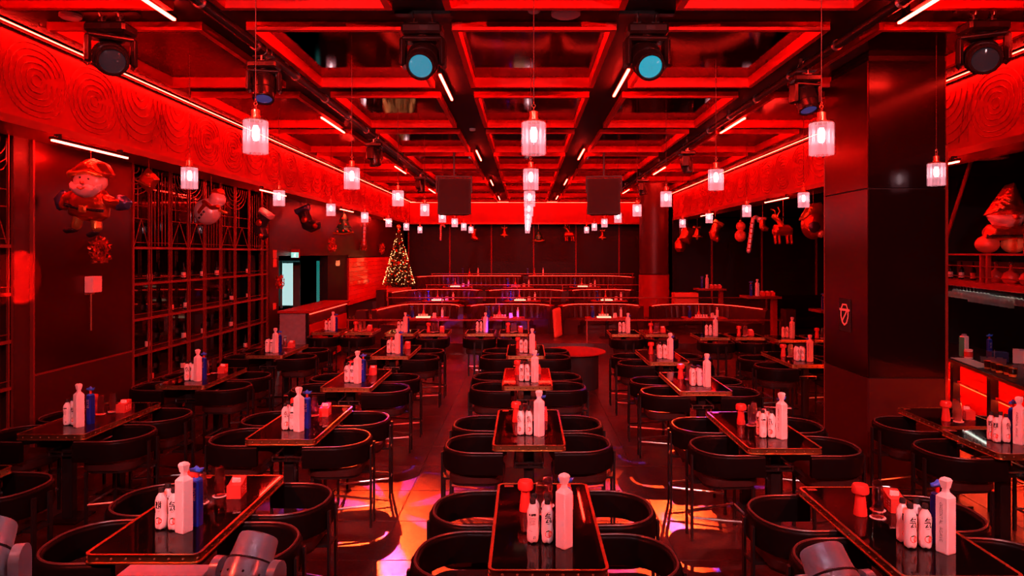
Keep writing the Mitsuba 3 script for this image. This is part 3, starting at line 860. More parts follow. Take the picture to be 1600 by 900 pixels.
info = unary_union([sbox(-0.02, 0.115 + 0.0052 * i, 0.02 if i % 3 else 0.012, 0.1172 + 0.0052 * i) for i in range(10)] + [sbox(-0.02, 0.085, -0.004, 0.0868), sbox(-0.02, 0.079, 0.002, 0.0808)] + [sbox(0.004 + 0.0028 * i, 0.03, 0.0055 + 0.0028 * i, 0.05) for i in range(6)])
header = sbox(-0.021, 0.173, 0.021, 0.187)


def drink_proto(glyph):
    p = Proto()
    body = lathe(PB, 20)
    v = body.vertices
    a = np.arctan2(v[:, 1], v[:, 0])
    low = np.clip(1 - v[:, 2] / 0.035, 0, 1)
    v[:, 2] += 0.008 * low * (0.5 - 0.5 * np.cos(5 * a)) * (np.hypot(v[:, 0], v[:, 1]) > 0.02)
    body.vertices = v
    p.add('bottle', body, 'm_label', 40)
    p.add('cap', lathe([(0, 0.24), (0.0175, 0.24), (0.0185, 0.244), (0.0185, 0.266), (0.016, 0.27), (0, 0.27)], 16), 'm_matte', 35, label='black screw cap')
    p.add('bottle__lettering', wrap(unary_union([glyph, small])), 'm_ink', False, label='black brushed lettering')
    p.add('bottle__peach_print', wrap(peach, 0.0006), 'm_peach', False, label='red peach print')
    p.add('bottle__blush_print', wrap(blush, 0.0012), 'm_peachlight', False)
    p.add('bottle__leaf_print', wrap(leaf, 0.0013), 'm_leaf', False)
    p.add('bottle__back_header', wrap(header, 0.0007, math.pi), 'm_ink', False)
    p.add('bottle__back_print', wrap(info, 0.0007, math.pi), 'm_greyink', False, stuff=True)
    return p


DRINK = [drink_proto(qi), drink_proto(boxed)]


def square_bottle():
    p = Proto()
    h, a = 0.335, 0.04
    ch = 0.006
    o = sbox(-a, -a, a, a).buffer(-ch).buffer(ch, quad_segs=1)
    pts = []
    for z, s in ((0, 0.94), (0.006, 1), (h, 1), (h + 0.028, 0.42), (h + 0.05, 0.34)):
        pts.append((z, s))
    c = np.array(o.exterior.coords)[:-1]
    ms = []
    for (z0, s0), (z1, s1) in zip(pts, pts[1:]):
        ms.append(trimesh.Trimesh(np.vstack([np.c_[c * s0, np.full(len(c), z0)], np.c_[c * s1, np.full(len(c), z1)]])).convex_hull)
    p.add('body', cat(ms), 'm_white', False)
    st = np.array([(-1, -1), (1, -1), (1, 1), (-1, 1)]) * 1.0
    sp = []
    for z0, s0, z1, s1 in ((h + 0.05, 0.017, h + 0.062, 0.02), (h + 0.062, 0.02, h + 0.098, 0.026), (h + 0.098, 0.026, h + 0.112, 0.018)):
        sp.append(trimesh.Trimesh(np.vstack([np.c_[st * s0, np.full(4, z0)], np.c_[st * s1, np.full(4, z1)]])).convex_hull)
    p.add('stopper', cat(sp), 'm_white', False, label='faceted white stopper')
    t = meshkit.text_mesh('ORIENTAL  AGAVE', 0.019, 0.0006)
    t.apply_translation(-t.bounds.mean(0))
    # reading downwards on the -x face
    M = np.eye(4)
    M[:3, :3] = np.array([[0, 0, -1], [0, -1, 0], [-1, 0, 0]], float).T
    M[:3, :3] = np.column_stack([(0, 0, -1), (0, -1, 0), (-1, 0, 0)])
    t.apply_transform(M)
    t.apply_translation((-a - 0.0002, 0.002, 0.185))
    p.add('lettering', t, 'm_ink', False, label='thin dark vertical lettering ORIENTAL AGAVE')
    return p


WHITE = square_bottle()


def blue_bottle():
    p = Proto()
    o = rrect(-0.033, 0.033, -0.033, 0.033, 0.014, 4)
    p.add('body', prism(o, 0.0, 0.30, 0.008), 'm_blue', 25)
    p.add('shoulder', trimesh.util.concatenate([prism(rrect(-0.03, 0.03, -0.03, 0.03, 0.014, 4), 0.30, 0.315, 0.01)]), 'm_bluetop', 25)
    p.add('neck', lathe([(0, 0.312), (0.012, 0.312), (0.012, 0.35), (0, 0.35)], 12), 'm_redplastic', 35, label='red neck')
    w1 = inflate(Polygon([(-0.045, 0.35), (-0.05, 0.372), (-0.02, 0.378), (0.0, 0.395), (0.02, 0.378), (0.055, 0.384), (0.04, 0.352), (0.0, 0.346)]), 0.014, 0.01)
    p.add('stopper', w1, 'm_bluetop', 40, label='winged blue stopper')
    t = meshkit.text_mesh('BLUE', 0.026, 0.0006, True)
    t.apply_translation(-t.bounds.mean(0))
    M = np.eye(4)
    M[:3, :3] = np.column_stack([(0, 0, 1), (-1, 0, 0), (0, -1, 0)])
    t.apply_transform(M)
    t.apply_translation((0, -0.0334, 0.215))
    p.add('lettering', t, 'm_silver', False, label='silver vertical lettering BLUE')
    return p


BLUE = blue_bottle()


def tumblers():
    p = Proto()
    p.add('coaster', lathe([(0, 0), (0.05, 0), (0.052, 0.003), (0.05, 0.006), (0, 0.006)], 24), 'm_paper', 35, label='round pale coaster')
    for k in range(3):
        z = 0.006 + 0.055 * k
        prof = [(0.036, z), (0.040, z), (0.030, z + 0.1), (0.0, z + 0.1), (0.0, z + 0.088), (0.026, z + 0.086), (0.036, z)]
        m = trimesh.creation.revolve(np.array(prof), sections=9)
        p.add('tumbler', m, 'm_glass', False, label='clear faceted tumbler upside down')
    return p


TUMB = tumblers()


def canister():
    p = Proto()
    p.add('body', lathe([(0, 0), (0.042, 0), (0.045, 0.006), (0.04, 0.05), (0.03, 0.15), (0, 0.15)], 22), 'm_redplastic', 35)
    p.add('lid', lathe([(0, 0.148), (0.05, 0.15), (0.056, 0.158), (0.055, 0.195), (0.047, 0.212), (0.02, 0.218), (0, 0.218)], 24), 'm_redplastic', 40, label='wide round red lid')
    return p


CAN = canister()


def napkin_box():
    p = Proto()
    f = Polygon([(-0.075, 0), (0.075, 0), (0.075, 0.125), (-0.03, 0.095), (-0.075, 0.095)])
    m = trimesh.creation.extrude_polygon(f, 0.1, engine='earcut')
    v = m.vertices.copy()
    m.vertices = np.c_[v[:, 2] - 0.05, v[:, 0], v[:, 1]]
    m.fix_normals()
    p.add('body', m, 'm_redcard', False)
    p.add('napkin', inflate(Polygon([(-0.035, 0.0), (0.035, 0.0), (0.03, 0.045), (-0.03, 0.05)]), 0.008, 0.012).apply_transform(trimesh.transformations.translation_matrix((0, 0.0, 0.085))), 'm_paper', 30, label='pale pink napkins')
    L = []
    y = lambda u, v: (u, v)
    r = strokes([[(-0.058, 0.068), (-0.036, 0.068), (-0.033, 0.055), (-0.045, 0.05), (-0.032, 0.03)]], 0.0035)
    e1 = unary_union([sbox(-0.012, z, 0.012, z + 0.007) for z in (0.03, 0.048, 0.066)])
    e2 = unary_union([sbox(0.032, z, 0.056, z + 0.007) for z in (0.03, 0.048, 0.066)])
    for g in (r, e1, e2):
        for q in getattr(g, 'geoms', [g]):
            L.append(trimesh.creation.extrude_polygon(q, 0.0008, engine='earcut'))
    t = cat(L)
    v = t.vertices.copy()
    t.vertices = np.c_[0.0502 + v[:, 2], v[:, 0], v[:, 1]]
    t.fix_normals()
    t2 = t.copy()
    t2.vertices = np.c_[-t.vertices[:, 0], -t.vertices[:, 1], t.vertices[:, 2]]
    p.add('lettering', t, 'm_pinkprint', False, stuff=True)
    p.add('lettering', t2, 'm_pinkprint', False, stuff=True)
    return p


NAPK = napkin_box()

COLN = {'middle': 'middle', 'left': 'left', 'right': 'right', 'far-left': 'far-left', 'far-right': 'far-right'}


def dress(tn, x, y, z, col, row, both=True, second=True):
    """The set on one table; x, y: near edge centre of the table top."""
    j = lambda a: rng.uniform(-a, a)
    rzw = {'middle': -45, 'left': -22, 'far-left': -30, 'right': 24, 'far-right': 30}[col] + j(4)
    cxs = 0.09 if col != 'middle' else 0.11
    if both:
        put('spirit_bottle', WHITE, mv(x + cxs + j(.01), y + 0.33 + j(.02), z, rzw), f'tall white square spirit bottle with faceted stopper on the {tn}', 'bottle', 'white square bottles on the tables')
        bxx = 0.125
        put('spirit_bottle', BLUE, mv(x + bxx + j(.01), y + 0.45, z, rzw * 0.4), f'slim glossy blue bottle with winged stopper on the {tn}', 'bottle', 'blue bottles on the tables')
        for (dx, dy, nm) in ((-0.083, 0.385, 'near left'), (0.002, 0.38, 'near right'), (-0.08, 0.47, 'rear left'), (0.004, 0.465, 'rear right')):
            if row >= 4 and 'rear' in nm:
                continue
            g = rng.randrange(2)
            r = rng.choice((0, 0, 0, 180, 35, -40)) if not (col == 'middle' and row == 0) else (180 if nm == 'near left' else 0 if nm == 'near right' else 100)
            put('drink_bottle', DRINK[0 if (col == 'middle' and row == 0) else g], mv(x + dx + j(.004), y + dy + j(.004), z, r + j(10)), f'white peach drink bottle, {nm} in cluster on the {tn}', 'bottle', 'peach drink bottles on the tables')
    if second:
        o = 0 if both else -0.55
        put('canister', CAN, mv(x - 0.14 + j(.01), y + 0.9 + o, z), f'red canister with wide round lid on the {tn}', 'canister', 'red canisters on the tables')
        put('tumbler_stack', TUMB, mv(x - 0.035 + j(.008), y + 0.86 + o + j(.01), z, j(20)), f'nearer stack of clear upturned tumblers on the {tn}', 'glass stack', 'tumbler stacks on the tables')
        put('tumbler_stack', TUMB, mv(x + 0.03 + j(.006), y + 0.99 + o, z, j(20)), f'farther stack of clear upturned tumblers on the {tn}', 'glass stack', 'tumbler stacks on the tables')
        put('napkin_box', NAPK, mv(x + 0.15, y + 1.0 + o, z, (4 if x < 0.2 else -6) + j(3)), f'red napkin box with pale lettering on the {tn}', 'napkin box', 'napkin boxes on the tables')


def stools(tn, x0, y0, W, ys, sides=('left', 'right')):
    for s in sides:
        for i, dy in enumerate(ys):
            nf = ('nearer ' if i == 0 else 'farther ') if len(ys) > 1 else ''
            x = x0 - 0.155 if s == 'left' else x0 + W + 0.155
            put('bar_stool', STOOL, mv(x + rng.uniform(-.02, .02), y0 + dy + rng.uniform(-.02, .02), 0, (0 if s == 'left' else 180) + rng.uniform(-4, 4)),
                f'black barrel bar stool, {nf}seat {s} of the {tn}', 'bar stool', 'barrel bar stools at the tables')


for col, row, x, y in GRID:
    tn = f'{ORD[row]}-row {COLN[col]} table'
    put('bar_table', TABLE, mv(x, y), f'high black glass bar table with riveted brass edge, {tn[:-6]} position', 'table', 'high tables of the main floor')
    dress(tn, x + TW / 2, y, TZ, col, row)
    stools(tn, x, y, TW, (0.35, 1.14))
# two shorter tables by the square column
for i, (x, y) in enumerate(((4.33, 7.1), (4.25, 6.13))):
    tn = ('farther' if i == 0 else 'nearer') + ' table by the square column'
    put('bar_table', TABLE_SQ, mv(x, y), f'high square black glass {tn}', 'table', 'short high tables')
    stools(tn, x, y, 0.66, (0.42,))
    dress(tn, x + 0.33, y - (0.1 if i == 0 else 0), TZ, 'far-right', 0, both=i == 1, second=i == 0)
# fifth row: pairs of short tables
PAIRS = [('far-left', -4.9, 15.55), ('left', -3.17, 15.3), ('middle', -1.36, 15.3), ('right', 1.9, 15.2), ('far-right', 3.72, 14.6), ('rightmost', 5.25, 14.2)]
for nm, x, y in PAIRS:
    c = nm if nm in COLN else 'far-right'
    for i in (0, 1):
        xx = x + 0.76 * i
        tn = f'{("left" if i == 0 else "right")}-hand {nm} fifth-row table'
        put('bar_table', TABLE_SQ, mv(xx, y), f'high square black table, {tn}', 'table', 'short high tables')
        dress(tn, xx + 0.33, y, TZ, c, 4, both=i == 0, second=i == 1)
        for sd, dy, rz in (('near', -0.16, 90),):
            put('bar_stool', STOOL, mv(xx + 0.33, y - 0.17, 0, 90 + rng.uniform(-1.5, 1.5)), f'black barrel bar stool before the {tn}', 'bar stool', 'barrel bar stools at the tables')

# ================================================================== STAGE EDGE WITH FLOOR LIGHTS (foreground)
struct('stage', cat([bx(-3.2, 3.2, 0.9, 3.0, 0, 0.97), bx(-3.2, 3.2, 0.9, 3.02, 0.97, 1.0)]), 'm_matte', 'low black stage edge below the camera')


def floor_light(rx, rz, yk=0):
    """The same lamp standing on its base, yoke up; origin on what it stands on."""
    p = Proto()
    p.add('base', rbox(-0.18, 0.18, -0.15, 0.15, 0.0, 0.12, 0.02), 'm_headblack', 30)
    R = T().rotate([0, 0, 1], rz)
    p.add('yoke', xf(cat([rbox(-0.2, 0.2, -0.075, 0.075, 0.14, 0.19, 0.02), lathe([(0, 0.12), (0.08, 0.12), (0.08, 0.15), (0, 0.15)], 18)]), R), 'm_headgrey', 30)
    for sx in (-0.185, 0.185):
        arm = prism(affinity.translate(LineString([(0, 0.17), (0, 0.43)]).buffer(0.075, quad_segs=8), 0, 0), 0, 0.05)
        v = arm.vertices.copy()
        arm.vertices = np.c_[v[:, 2] + sx - 0.025, v[:, 0], v[:, 1]]
        arm.fix_normals()
        p.add('yoke_arm', xf(arm, R), 'm_headgrey', 30)
    HM = T().rotate([0, 0, 1], rz).translate([0, 0, 0.43]).rotate([1, 0, 0], rx)
    p.add('head', xf(head_mesh(), HM), 'm_headgrey', 35)
    for nm, yy, rr, m in (('seam_ring', -0.1, 0.142, 'm_headgrey'), ('dark_seam', 0.05, 0.137, 'm_matte')):
        q = lathe([(rr - 0.004, -0.005), (rr + 0.002, -0.005), (rr + 0.002, 0.005), (rr - 0.004, 0.005), (rr - 0.004, -0.005)], 28)
        v = q.vertices.copy(); q.vertices = np.c_[v[:, 0], v[:, 2] + yy, -v[:, 1]]
        p.add('head__' + nm, xf(q, HM), m, 35)
    for a in (70, 110, 150, 30):
        c = (0.139 * math.cos(math.radians(a)), -0.03, 0.139 * math.sin(math.radians(a)))
        p.add('head__screw', xf(ball(0.007, c, 1), HM), 'm_matte', 30)
    ln = lathe([(0, 0.196), (0.098, 0.18), (0.098, 0.17), (0, 0.17)], 28)
    v = ln.vertices.copy(); ln.vertices = np.c_[v[:, 0], v[:, 2], -v[:, 1]]
    p.add('head__lens', xf(ln, HM), 'm_lens', 40)
    return p


for (x, y, z, rx, rz, lab) in ((-1.06, 2.6, 1.265, 50, -10, 'scuffed grey moving head light standing before the front left table'), (1.19, 2.62, 1.16, 46, 10, 'scuffed grey moving head light standing before the front right table'),
                               (-2.02, 2.52, 1.3, 46, 14, 'scuffed grey moving head light cut by the left picture edge')):
    put('floor_light', floor_light(rx, rz), mv(x, y, z, 0, 0.64 if -1.5 < x < 0 else 0.72), lab, 'stage light', 'moving head lights standing on the stage edge')
    single('light_stand', cat([rbox(x - 0.2, x + 0.2, y - 0.17, y + 0.17, 1.0, z, 0.01)]), 'm_matte', 'black block under the ' + lab[len('scuffed grey '):], 'stand', 'light stands on the stage edge', smooth=False)
k = thing('floor_monitor', 'flat topped reddish speaker cabinet on the stage edge by the front left table', 'speaker')
part(k, 'cabinet', rbox(-1.53, -1.21, 2.2, 2.64, 1.0, 1.53, 0.012), 'm_headgrey', False)
part(k, 'top_board', bx(-1.53, -1.21, 2.2, 2.645, 1.531, 1.545), 'm_headgrey', False)
part(k, 'grille', bx(-1.51, -1.23, 2.64, 2.648, 1.03, 1.5), 'm_matte', False)
# ================================================================== LEFT WALL: DISPLAY SHELVES, COUNTER, SIGNS
SHZ = [0.12, 0.66, 1.2, 1.74, 2.29, 2.85]


def shelf_unit(label, y0, posts, ztop=4.12):
    k = thing('display_shelf', label, 'shelf', 'metal display shelves on the left wall')
    X0, X1 = -6.42, -5.98
    y1 = posts[-1]
    part(k, 'back_glass', bx(X0 - 0.03, X0, y0, y1, 0, ztop), 'm_glassblack', False, label='black mirror glass back')
    for y in posts:
        for e in (-0.035, 0.035):
            part(k, 'post', bx(X1 - 0.02, X1 + 0.005, y + e - 0.009, y + e + 0.009, 0, ztop), 'm_trim', False)
    for z in SHZ:
        part(k, 'shelf_board', bx(X0, X1 - 0.02, y0, y1, z - 0.03, z), 'm_redwall' if z > 2.8 else 'm_panelred', False)
        part(k, 'shelf_rail', rod((X1 - 0.01, y0, z + 0.07), (X1 - 0.01, y1, z + 0.07), 0.006, 6), 'm_trim')
        part(k, 'shelf_edge', bx(X1 - 0.02, X1 + 0.006, y0, y1, z - 0.035, z + 0.004), 'm_trim', False)
    for i, (a, b) in enumerate(zip([y0] + posts, posts)):
        if b - a < 0.2:
            continue
        m, wd, z0, z1 = (a + b) / 2, (b - a) / 2 - 0.05, 2.87, ztop - 0.02
        ln = []
        if i % 3 == 1:
            for q in np.linspace(-wd, wd, 6):
                ln.append([(m + q, z0), (m + q, z1 - 0.15 * abs(q) / wd)])
        else:
            s = 1 if i % 3 == 0 else -1
            for r in (0.1, 0.18, 0.26, 0.34, 0.42):
                c = m - s * wd
                aa = np.radians(np.linspace(0, 90, 7))
                ln.append([(min(max(c + s * r * 1.3 * math.cos(t), m - wd), m + wd), z1 - 0.02 - r * math.sin(t)) for t in aa])
            zz = z0 + 0.42
            ln += [[(m - wd, zz), (m + wd, zz)], [(m - wd, z0), (m, zz)], [(m + wd, z0), (m, zz)], [(m - wd, zz + 0.2), (m + wd, zz + 0.2)], [(m - wd * 0.5, zz), (m - wd * 0.5, z1 - 0.3)]]
        part(k, 'grille', cat([tube([(X1 - 0.012, y, z) for y, z in l], 0.008, 5) for l in ln]), 'm_trim', 40)
    return k


shelf_unit('tall red metal shelf bay with fan grille along the left wall', 10.4, [10.88, 11.5, 12.13, 12.73, 13.4, 14.06, 14.78, 15.5, 15.82])
shelf_unit('metal shelf bay at the left picture edge beside the lacquer panel', 5.6, [6.2, 6.85, 7.5, 7.93])
SB = Proto()
SB.add('bottle', lathe([(0, 0), (0.038, 0), (0.04, 0.01), (0.04, 0.17), (0.03, 0.2), (0.014, 0.22), (0.013, 0.29), (0.016, 0.295), (0, 0.3)], 14), 'm_black', 40)
SB.add('label_wrap', lathe([(0.0405, 0.03), (0.0412, 0.03), (0.0412, 0.12), (0.0405, 0.12), (0.0405, 0.03)], 14), 'm_pinkprint', 40, label='pale paper label')
r2 = random.Random(11)
sp = [10.55, 11.2, 11.8, 12.4, 13.05, 13.7, 14.4, 15.1]
for i, y in enumerate(sp):
    for lv in (4, 3, 2, 1):
        if r2.random() < 0.62:
            put('shelf_bottle', SB, mv(-6.18, y + r2.uniform(-.1, .1), SHZ[lv] + 0.001), f'dark labelled bottle on the fan grille shelf bay, {ORD[i]} compartment, {["", "fourth", "third", "second", "top"][lv]} shelf', 'bottle', 'bottles on the display shelves')

k = thing('service_counter', 'red lit service counter with grey end panel before the dark opening', 'counter')
part(k, 'end_panel', bx(-5.66, -5.03, 15.7, 15.74, 0, 1.36), 'm_headgrey', False, label='grey end panel')
part(k, 'countertop', rbox(-5.7, -4.97, 15.66, 19.3, 1.37, 1.43, 0.008), 'm_redwall', False)
part(k, 'upper_panel', bx(-5.1, -5.05, 15.76, 19.2, 1.1, 1.36), 'm_panelred', False)
part(k, 'front_panel', bx(-5.1, -5.03, 15.76, 19.2, 0.1, 1.08), 'm_fascia', False)
part(k, 'corner_post', bx(-5.06, -5.0, 15.69, 15.76, 0, 1.37), 'm_black', False)
part(k, 'light_strip', bx(-5.02, -5.0, 15.8, 19.1, 1.33, 1.35), 'm_led', False, emit=glow(L_BOOTH * 1.2, RED, 0.4))
struct('wall_left_end', cat([bx(-6.25, -6.0, 20.7, 22.95, 0, 2.69)]), 'm_dark', 'dark panel at the end of the service opening')
t = meshkit.text_mesh('660', 0.17, 0.02)
t.apply_translation(-t.bounds.mean(0))
M = np.eye(4); M[:3, :3] = np.column_stack([(0, 1, 0), (0, 0, 1), (1, 0, 0)])
t.apply_transform(M); t.apply_translation((-5.985, 21.75, 2.44))
single('number_sign', t, 'm_led', 'small glowing orange figures 660 on the dark end panel', 'sign', smooth=False, emit=glow(0.9, (1, 0.2, 0.07), 0.05))
k = thing('exit_sign', 'cyan glowing exit sign with running figure above the service opening', 'exit sign')
part(k, 'housing', rbox(-5.95, -5.74, 17.3, 17.36, 2.63, 2.86, 0.006), 'm_redwall', False)
part(k, 'face', bx(-5.94, -5.75, 17.285, 17.3, 2.64, 2.78), 'm_led', False, emit=glow(0.75, (0.16, 1.0, 0.85), 0.1), label='cyan lit face')
man = unary_union([strokes([[(0, 0.07), (-0.008, 0.035)], [(0.0, 0.065), (0.022, 0.052)], [(0.0, 0.065), (-0.022, 0.055)], [(-0.008, 0.035), (0.016, 0.02), (0.012, 0.0)], [(-0.008, 0.035), (-0.02, 0.012), (-0.034, 0.012)]], 0.006), Point(0.006, 0.088).buffer(0.011)])
mm = ext(man, 0.003)
v = mm.vertices.copy(); mm.vertices = np.c_[v[:, 0] - 5.845, 17.284 - v[:, 2], v[:, 1] + 2.66]; mm.fix_normals()
part(k, 'figure', mm, 'm_led', False, emit=glow(1.6, (1, 1, 1), 0.05), label='white running figure')

# small things on the left wall
k = thing('wall_sconce', 'small square pink wall lamp with a thin stem on the lacquer panel', 'wall lamp')
part(k, 'cube_shade', rbox(XWL + 0.002, XWL + 0.12, 9.2, 9.4, 2.22, 2.44, 0.006), 'm_paper', False)
part(k, 'stem', rod((XWL + 0.03, 9.3, 1.7), (XWL + 0.03, 9.3, 2.23), 0.012), 'm_copper')
part(k, 'foot', rbox(XWL, XWL + 0.02, 9.2, 9.4, 2.19, 2.215, 0.004), 'm_copper', False)


def wreath(name, label, c, R, axis, m='m_tinsel', seed=1, n=260):
    r = random.Random(seed)
    fl = []
    for i in range(n):
        a, b = r.uniform(0, 2 * math.pi), r.uniform(0, 2 * math.pi)
        rr = R * (0.66 + 0.3 * math.cos(b) * r.uniform(0.3, 1))
        q = np.array([rr * math.cos(a), R * 0.3 * math.sin(b), rr * math.sin(a)])
        s = R * r.uniform(0.07, 0.16)
        t = trimesh.Trimesh(np.array([[r.uniform(-s, s), r.uniform(-s, s), r.uniform(-s, s)] for _ in range(4)]) + q, [[0, 1, 2], [0, 2, 3], [0, 3, 1], [1, 3, 2]], process=False)
        fl.append(t)
    M = T().translate(list(c))
    if axis == 'x':
        M = M.rotate([0, 0, 1], 90)
    k = thing(name, label, 'wreath')
    part(k, 'tinsel', cat(fl), m, False, M=M, stuff=True)
    ringp = [(R * 0.66 * math.cos(a), 0, R * 0.66 * math.sin(a)) for a in ringpts(20)]
    part(k, 'wire_ring', tube(ringp, R * 0.08, 5, True), 'm_foilred', 40, M=M)
    return k


wreath('tinsel_wreath', 'red tinsel wreath on the lacquer panel below the suited figure balloon', (XWL + 0.13, 9.34, 2.79), 0.2, 'x', seed=2)
wreath('tinsel_wreath', 'red tinsel wreath on the wall strip beside the shelf bay', (XWL + 0.13, 16.16, 2.08), 0.19, 'x', seed=3)
wreath('tinsel_wreath', 'small red tinsel wreath above the service opening', (XWL + 0.13, 20.5, 3.0), 0.24, 'x', seed=4)
wreath('tinsel_wreath', 'small red tinsel wreath on the wall left of the tiled field', (XWL + 0.13, 24.5, 3.05), 0.24, 'x', seed=5)
wreath('tinsel_wreath', 'far red tinsel wreath on the wall near the fir tree', (XWL + 0.13, 27.6, 2.95), 0.24, 'x', seed=6)
for i, (z, s) in enumerate(((2.73, 0.1), (2.52, 0.1), (1.5, 0.08))):
    single('wall_plaque', rbox(XWL, XWL + 0.03, 16.05, 16.05 + 2 * s, z - s, z + s, 0.01), 'm_balloon', ['upper small red plaque', 'middle small red plaque', 'low small red switch plate'][i] + ' on the wall strip beside the shelf bay', 'plaque', 'plaques on the wall strip', smooth=False)

# emblem plaque on the square column
k = thing('column_plaque', 'small black plaque with pink slashed emblem on the square column', 'plaque')
M = T().translate([CX0, 9.1, 1.93])
part(k, 'plate', rbox(-0.012, 0, -0.16, 0.16, -0.22, 0.22, 0.004), 'm_matte', False, M=M)
em = LineString([(-0.1, 0.06), (-0.1, -0.02), (-0.06, -0.1), (0, -0.13), (0.06, -0.1), (0.1, -0.02), (0.1, 0.06)]).buffer(0.012).union(LineString([(-0.13, 0.07), (0.13, 0.07)]).buffer(0.016)).union(LineString([(-0.09, 0.08), (-0.05, 0.14), (0.05, 0.14), (0.09, 0.08)]).buffer(0.01)).union(LineString([(-0.06, -0.08), (0.06, 0.05)]).buffer(0.012))
mm = ext(em, 0.004)
v = mm.vertices.copy(); mm.vertices = np.c_[-0.012 - v[:, 2], -v[:, 0], v[:, 1]]; mm.fix_normals()
part(k, 'emblem', mm, 'm_pinkprint', False, M=M, label='pink line emblem')

# ================================================================== CHRISTMAS DECORATIONS
def balloon(label, at, rz, parts, cord_to, tilt=0, group=None, back=False):
    k = thing('foil_balloon', label, 'balloon', group)
    M = T().translate(list(at)).rotate([0, 0, 1], rz).rotate([0, 1, 0], tilt)
    for nm, mesh, m in parts:
        part(k, nm, mesh, m, 40, M=M)
    if cord_to:
        part(k, 'string', tube([(at[0], at[1], at[2]), (at[0] + 0.01, at[1], (at[2] + cord_to) / 2), (at[0], at[1], cord_to)], 0.005, 5), 'm_copper')
    return k


def off(mesh, y=0.0):
    mesh.apply_translation((0, y, 0))
    return mesh


def both(f, y):
    """Print on the front (camera side, -y) of a balloon."""
    return off(f, -y)


SOF, SOR = 4.119, 4.079
# chubby suited figure
torso = Polygon([(-0.30, 0.12), (-0.2, 0.2), (0.2, 0.2), (0.3, 0.08), (0.27, -0.18), (0.14, -0.25), (-0.14, -0.22), (-0.32, -0.16)]).buffer(0.05)
P_ = [('coat', inflate(torso, 0.16, 0.03), 'm_foilred'),
      ('head', off(inflate(affinity.scale(Point(0.03, 0.36).buffer(0.22), 1.25, 0.95), 0.15, 0.03), -0.06), 'm_foilskin'),
      ('beard', both(inflate(Polygon([(-0.25, 0.35), (-0.14, 0.3), (-0.05, 0.33), (0.02, 0.31), (0.1, 0.33), (0.2, 0.29), (0.31, 0.33), (0.28, 0.2), (0.15, 0.11), (0.02, 0.09), (-0.12, 0.12), (-0.24, 0.22)]), 0.09, 0.025), 0.15), 'm_foilwhite'),
      ('hat', off(inflate(Polygon([(-0.22, 0.46), (-0.17, 0.62), (0.02, 0.72), (0.22, 0.66), (0.34, 0.5), (0.3, 0.44), (0.05, 0.49)]).buffer(0.02), 0.2, 0.03), -0.02), 'm_foilred'), ('hat_brim', off(inflate(LineString([(-0.22, 0.46), (0.05, 0.5), (0.3, 0.45)]).buffer(0.035), 0.05, 0.02), -0.19), 'm_foilgold'),
      ('hat_tail', inflate(LineString([(-0.12, 0.6), (-0.3, 0.55), (-0.36, 0.48)]).buffer(0.05), 0.05, 0.02), 'm_foilred'),
      ('pompom', ball(0.07, (-0.38, 0, 0.47)), 'm_foilgold'),
      ('nose', ball(0.032, (0.03, -0.24, 0.33)), 'm_balloon'),
      ('eye', ball(0.016, (-0.03, -0.215, 0.41), 1), 'm_foilblack'), ('eye', ball(0.016, (0.12, -0.215, 0.39), 1), 'm_foilblack'),
      ('mouth', off(inflate(LineString([(-0.04, 0.25), (0.02, 0.22), (0.08, 0.25)]).buffer(0.014), 0.01, 0.01), -0.245), 'm_balloon'),
      ('arm', inflate(LineString([(-0.27, 0.14), (-0.42, 0.08), (-0.46, -0.03)]).buffer(0.09), 0.1, 0.025), 'm_foilred'),
      ('arm', inflate(LineString([(0.28, 0.08), (0.42, 0.02), (0.55, 0.05)]).buffer(0.09), 0.1, 0.025), 'm_foilred'),
      ('mitten', inflate(Polygon([(-0.62, 0.06), (-0.5, 0.18), (-0.42, 0.1), (-0.44, -0.06), (-0.56, -0.1)]).buffer(0.03), 0.09, 0.025), 'm_foilblue'),
      ('mitten', inflate(Polygon([(0.5, 0.14), (0.6, 0.13), (0.7, 0.06), (0.66, -0.03), (0.5, -0.06)]).buffer(0.03), 0.09, 0.025), 'm_foilblue'),
      ('belt', both(inflate(Polygon([(-0.35, 0.0), (-0.1, -0.06), (0.1, -0.07), (0.34, -0.08), (0.34, -0.13), (0.1, -0.12), (-0.1, -0.11), (-0.35, -0.06)]), 0.04, 0.02), 0.14), 'm_foilblack'),
      ('buckle', both(inflate(sbox(-0.06, -0.15, 0.08, -0.03).difference(sbox(-0.03, -0.12, 0.05, -0.06)).buffer(0.001), 0.02, 0.012), 0.19) if False else both(inflate(sbox(-0.06, -0.15, 0.08, -0.03), 0.02, 0.02), 0.185), 'm_foilgold'),
      ('leg', inflate(LineString([(-0.2, -0.2), (-0.24, -0.36)]).buffer(0.075), 0.08, 0.025), 'm_foilgold'),
      ('leg', inflate(LineString([(0.1, -0.22), (0.13, -0.38)]).buffer(0.075), 0.08, 0.025), 'm_foilgold'),
      ('boot', inflate(LineString([(-0.27, -0.43), (-0.4, -0.45)]).buffer(0.045), 0.07, 0.02), 'm_foilblack'),
      ('boot', inflate(LineString([(0.12, -0.45), (0.02, -0.5)]).buffer(0.045), 0.07, 0.02), 'm_foilblack')]
balloon('large shiny red suited figure balloon with white beard and belt at the lacquer panel', (-5.37, 8.43, 3.36), -8, [(a, b.apply_scale(0.76), m) for a, b, m in P_], 4.019, 3)
